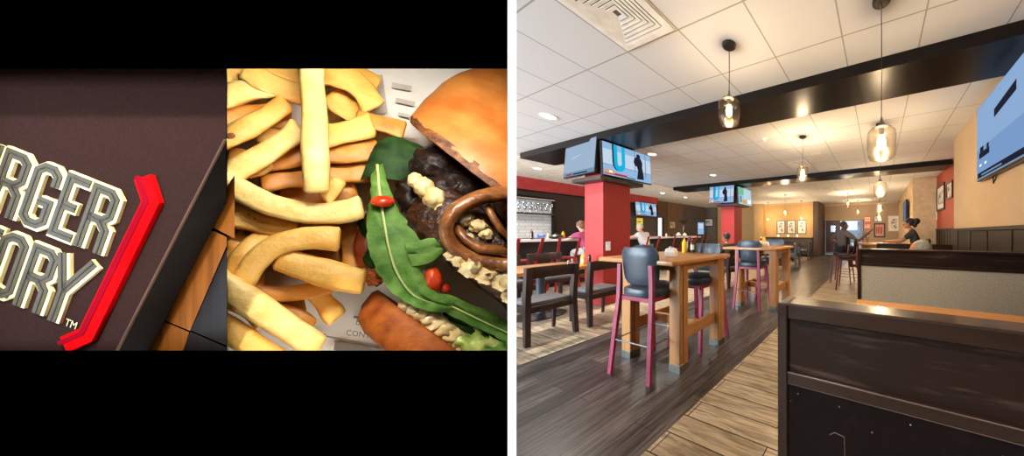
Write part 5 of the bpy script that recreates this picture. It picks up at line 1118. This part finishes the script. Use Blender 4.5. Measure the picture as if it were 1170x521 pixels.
framed((-0.58, 15.6, 1.67), 0, 0.36, 0.36, 'lower red poster block right of the far doors', art3, art3, None, 'poster', 'poster', ((inkw, [(0.12, 0.2, 0.22, 0.8), (0.22, 0.45, 0.4, 0.55), (0.4, 0.2, 0.5, 0.8), (0.58, 0.2, 0.68, 0.8), (0.68, 0.45, 0.78, 0.6), (0.78, 0.2, 0.88, 0.45), (0.78, 0.6, 0.88, 0.8)]),), 0.015)
framed((-0.11, 15.6, 2.09), 0, 0.26, 0.32, 'small dark framed picture above the pink framed poster', bfr, art1, mattew, fw=0.03)
framed((0.04, 15.6, 1.44), 0, 0.58, 0.8, 'pink poster in a heavy black frame on the far wall', bfr, art2, None, fw=0.08, marks=((inkd, [(0.22, 0.3, 0.3, 0.75), (0.36, 0.25, 0.44, 0.75), (0.5, 0.3, 0.58, 0.75), (0.64, 0.25, 0.74, 0.75)]),))
framed((0.76, 15.6, 1.81), 0, 0.58, 0.84, 'grey print in a pale frame on the far wall', wfrm, art1, mattew, fw=0.05)
framed((-0.6, 15.6, 1.25), 0, 0.26, 0.1, 'little black sign under the red posters', bfr, inkd, None, 'wall_sign', 'sign', fw=0.02)
framed((1.62, 8.72, 2.3), -PI / 2, 0.98, 0.74, 'large black framed picture on the red wall at right', bfr, art1, mattew, fw=0.06)
framed((1.62, 7.72, 2.36), -PI / 2, 0.6, 0.42, 'smaller black framed picture on the red wall nearer the camera', bfr, art1, None, fw=0.03)
framed((1.62, 9.28 - 0.02, 1.95), -PI / 2, 0.0 + 0.05, 0.5, 'narrow pale notice at the far end of the red wall', wfrm, art2, None, 'notice', 'notice', fw=0.008)
framed((-10.15, 13.6, 1.98), 0, 0.75, 0.55, 'black and white picture on the olive wall left of the far red column', bfr, art1, mattew, fw=0.06)
framed((-9.6, 7.85, 1.72), PI / 2, 0.3, 0.46, 'yellow notice on the dark wall behind the fair haired diner', mat('pale_yellow_card', (206, 190, 70), 0.7), bpy.data.materials['pale_yellow_card'], None, 'notice', 'notice', ((inkd, [(0.2, 0.6, 0.8, 0.7), (0.2, 0.4, 0.7, 0.48)]),), 0.01)
framed((-10.4, 10.62, 1.73), PI / 2, 0.34, 0.34, 'small pale notice on the brown panel by the floor lamp', wfrm, art1, None, 'notice', 'notice', fw=0.02)
tv('television', (-10.36, 13.05, 1.58), (0, 0, PI / 2), 0.62, 0.78, sblue, [(sblue2, R4(0.1, 0.5, 0.9, 0.9))], 'small pale blue screen on the charcoal wall', 0.03)
lb = thing('door_panel', 'tall white door panel with an added glow on the brown wall beyond the bar', 'door panel', (-10.395, 9.7, 1.1))
mb = MB(); mb.box(0, 0.05, -0.26, 0.3, -1.1, 1.02, 0.004); mb.build('casing', bfr, lb); mb = MB(); mb.box(0.05, 0.055, -0.22, 0.12, -1.0, 0.98); mb.build('added_glow_face', swht, lb, smooth=0)  # white door; the glow of its face is put in
fl = thing('floor_lamp', 'dark torchiere floor lamp behind the far bar', 'floor lamp', (-9.0, 9.95, 0))
for n, pr, m in (('base', [(0.0005, 0.03), (0.14, 0.025), (0.15, 0)], capm), ('pole', [(0.016, 0.02), (0.016, 1.72)], steel), ('bowl_shade', [(0.02, 1.7), (0.06, 1.74), (0.28, 1.9), (0.285, 1.91), (0.05, 1.76), (0.0005, 1.755)], capm)):
    mb = MB(); mb.lathe(pr, seg=24); mb.build(n, m, fl)
sw = thing('switch_plate', 'white switch plate on the near red column', 'switch', (-4.43, 2.96, 1.06)); mb = MB(); mb.box(0, 0.008, -0.045, 0.045, -0.08, 0.08, 0.003); mb.build('plate', wpl, sw); mb = MB(); mb.box(0.008, 0.014, -0.015, 0.015, -0.03, 0.03, 0.002); mb.build('rocker', wpl, sw)
def tumbler(loc, m, label):
    t = thing('tumbler', label, 'glass', loc); mb = MB(); mb.lathe([(0.0005, 0), (0.03, 0.002), (0.04, 0.16), (0.037, 0.16), (0.028, 0.01), (0.0005, 0.008)], seg=18); mb.build('glass_wall', gls, t); mb = MB(); mb.lathe([(0.0005, 0.009), (0.0275, 0.011), (0.035, 0.13), (0.0005, 0.13)], seg=18); mb.build('drink', m, t); return t
tumbler((-0.25, 6.7, 1.05), amb, 'amber drink glass on the right oak high table')
for x, m, lab in ((0.02, ket, 'red cup on the dark booth partition at its left end'), (0.14, wpl, 'white cup between two red cups on the booth partition'), (0.26, ket, 'red cup nearest the woman on the booth partition')):
    pass
# ------------------------------------------------------------------ world and view
w = bpy.data.worlds.new('world'); SC.world = w; w.use_nodes = True
w.node_tree.nodes['Background'].inputs[0].default_value = (0.88, 0.94, 1.0, 1); w.node_tree.nodes['Background'].inputs[1].default_value = 2.2
vs = SC.view_settings; vs.view_transform = 'Standard'; vs.look = 'None'; vs.gamma = 1.0; vs.exposure = 0.0; vs.use_curve_mapping = False
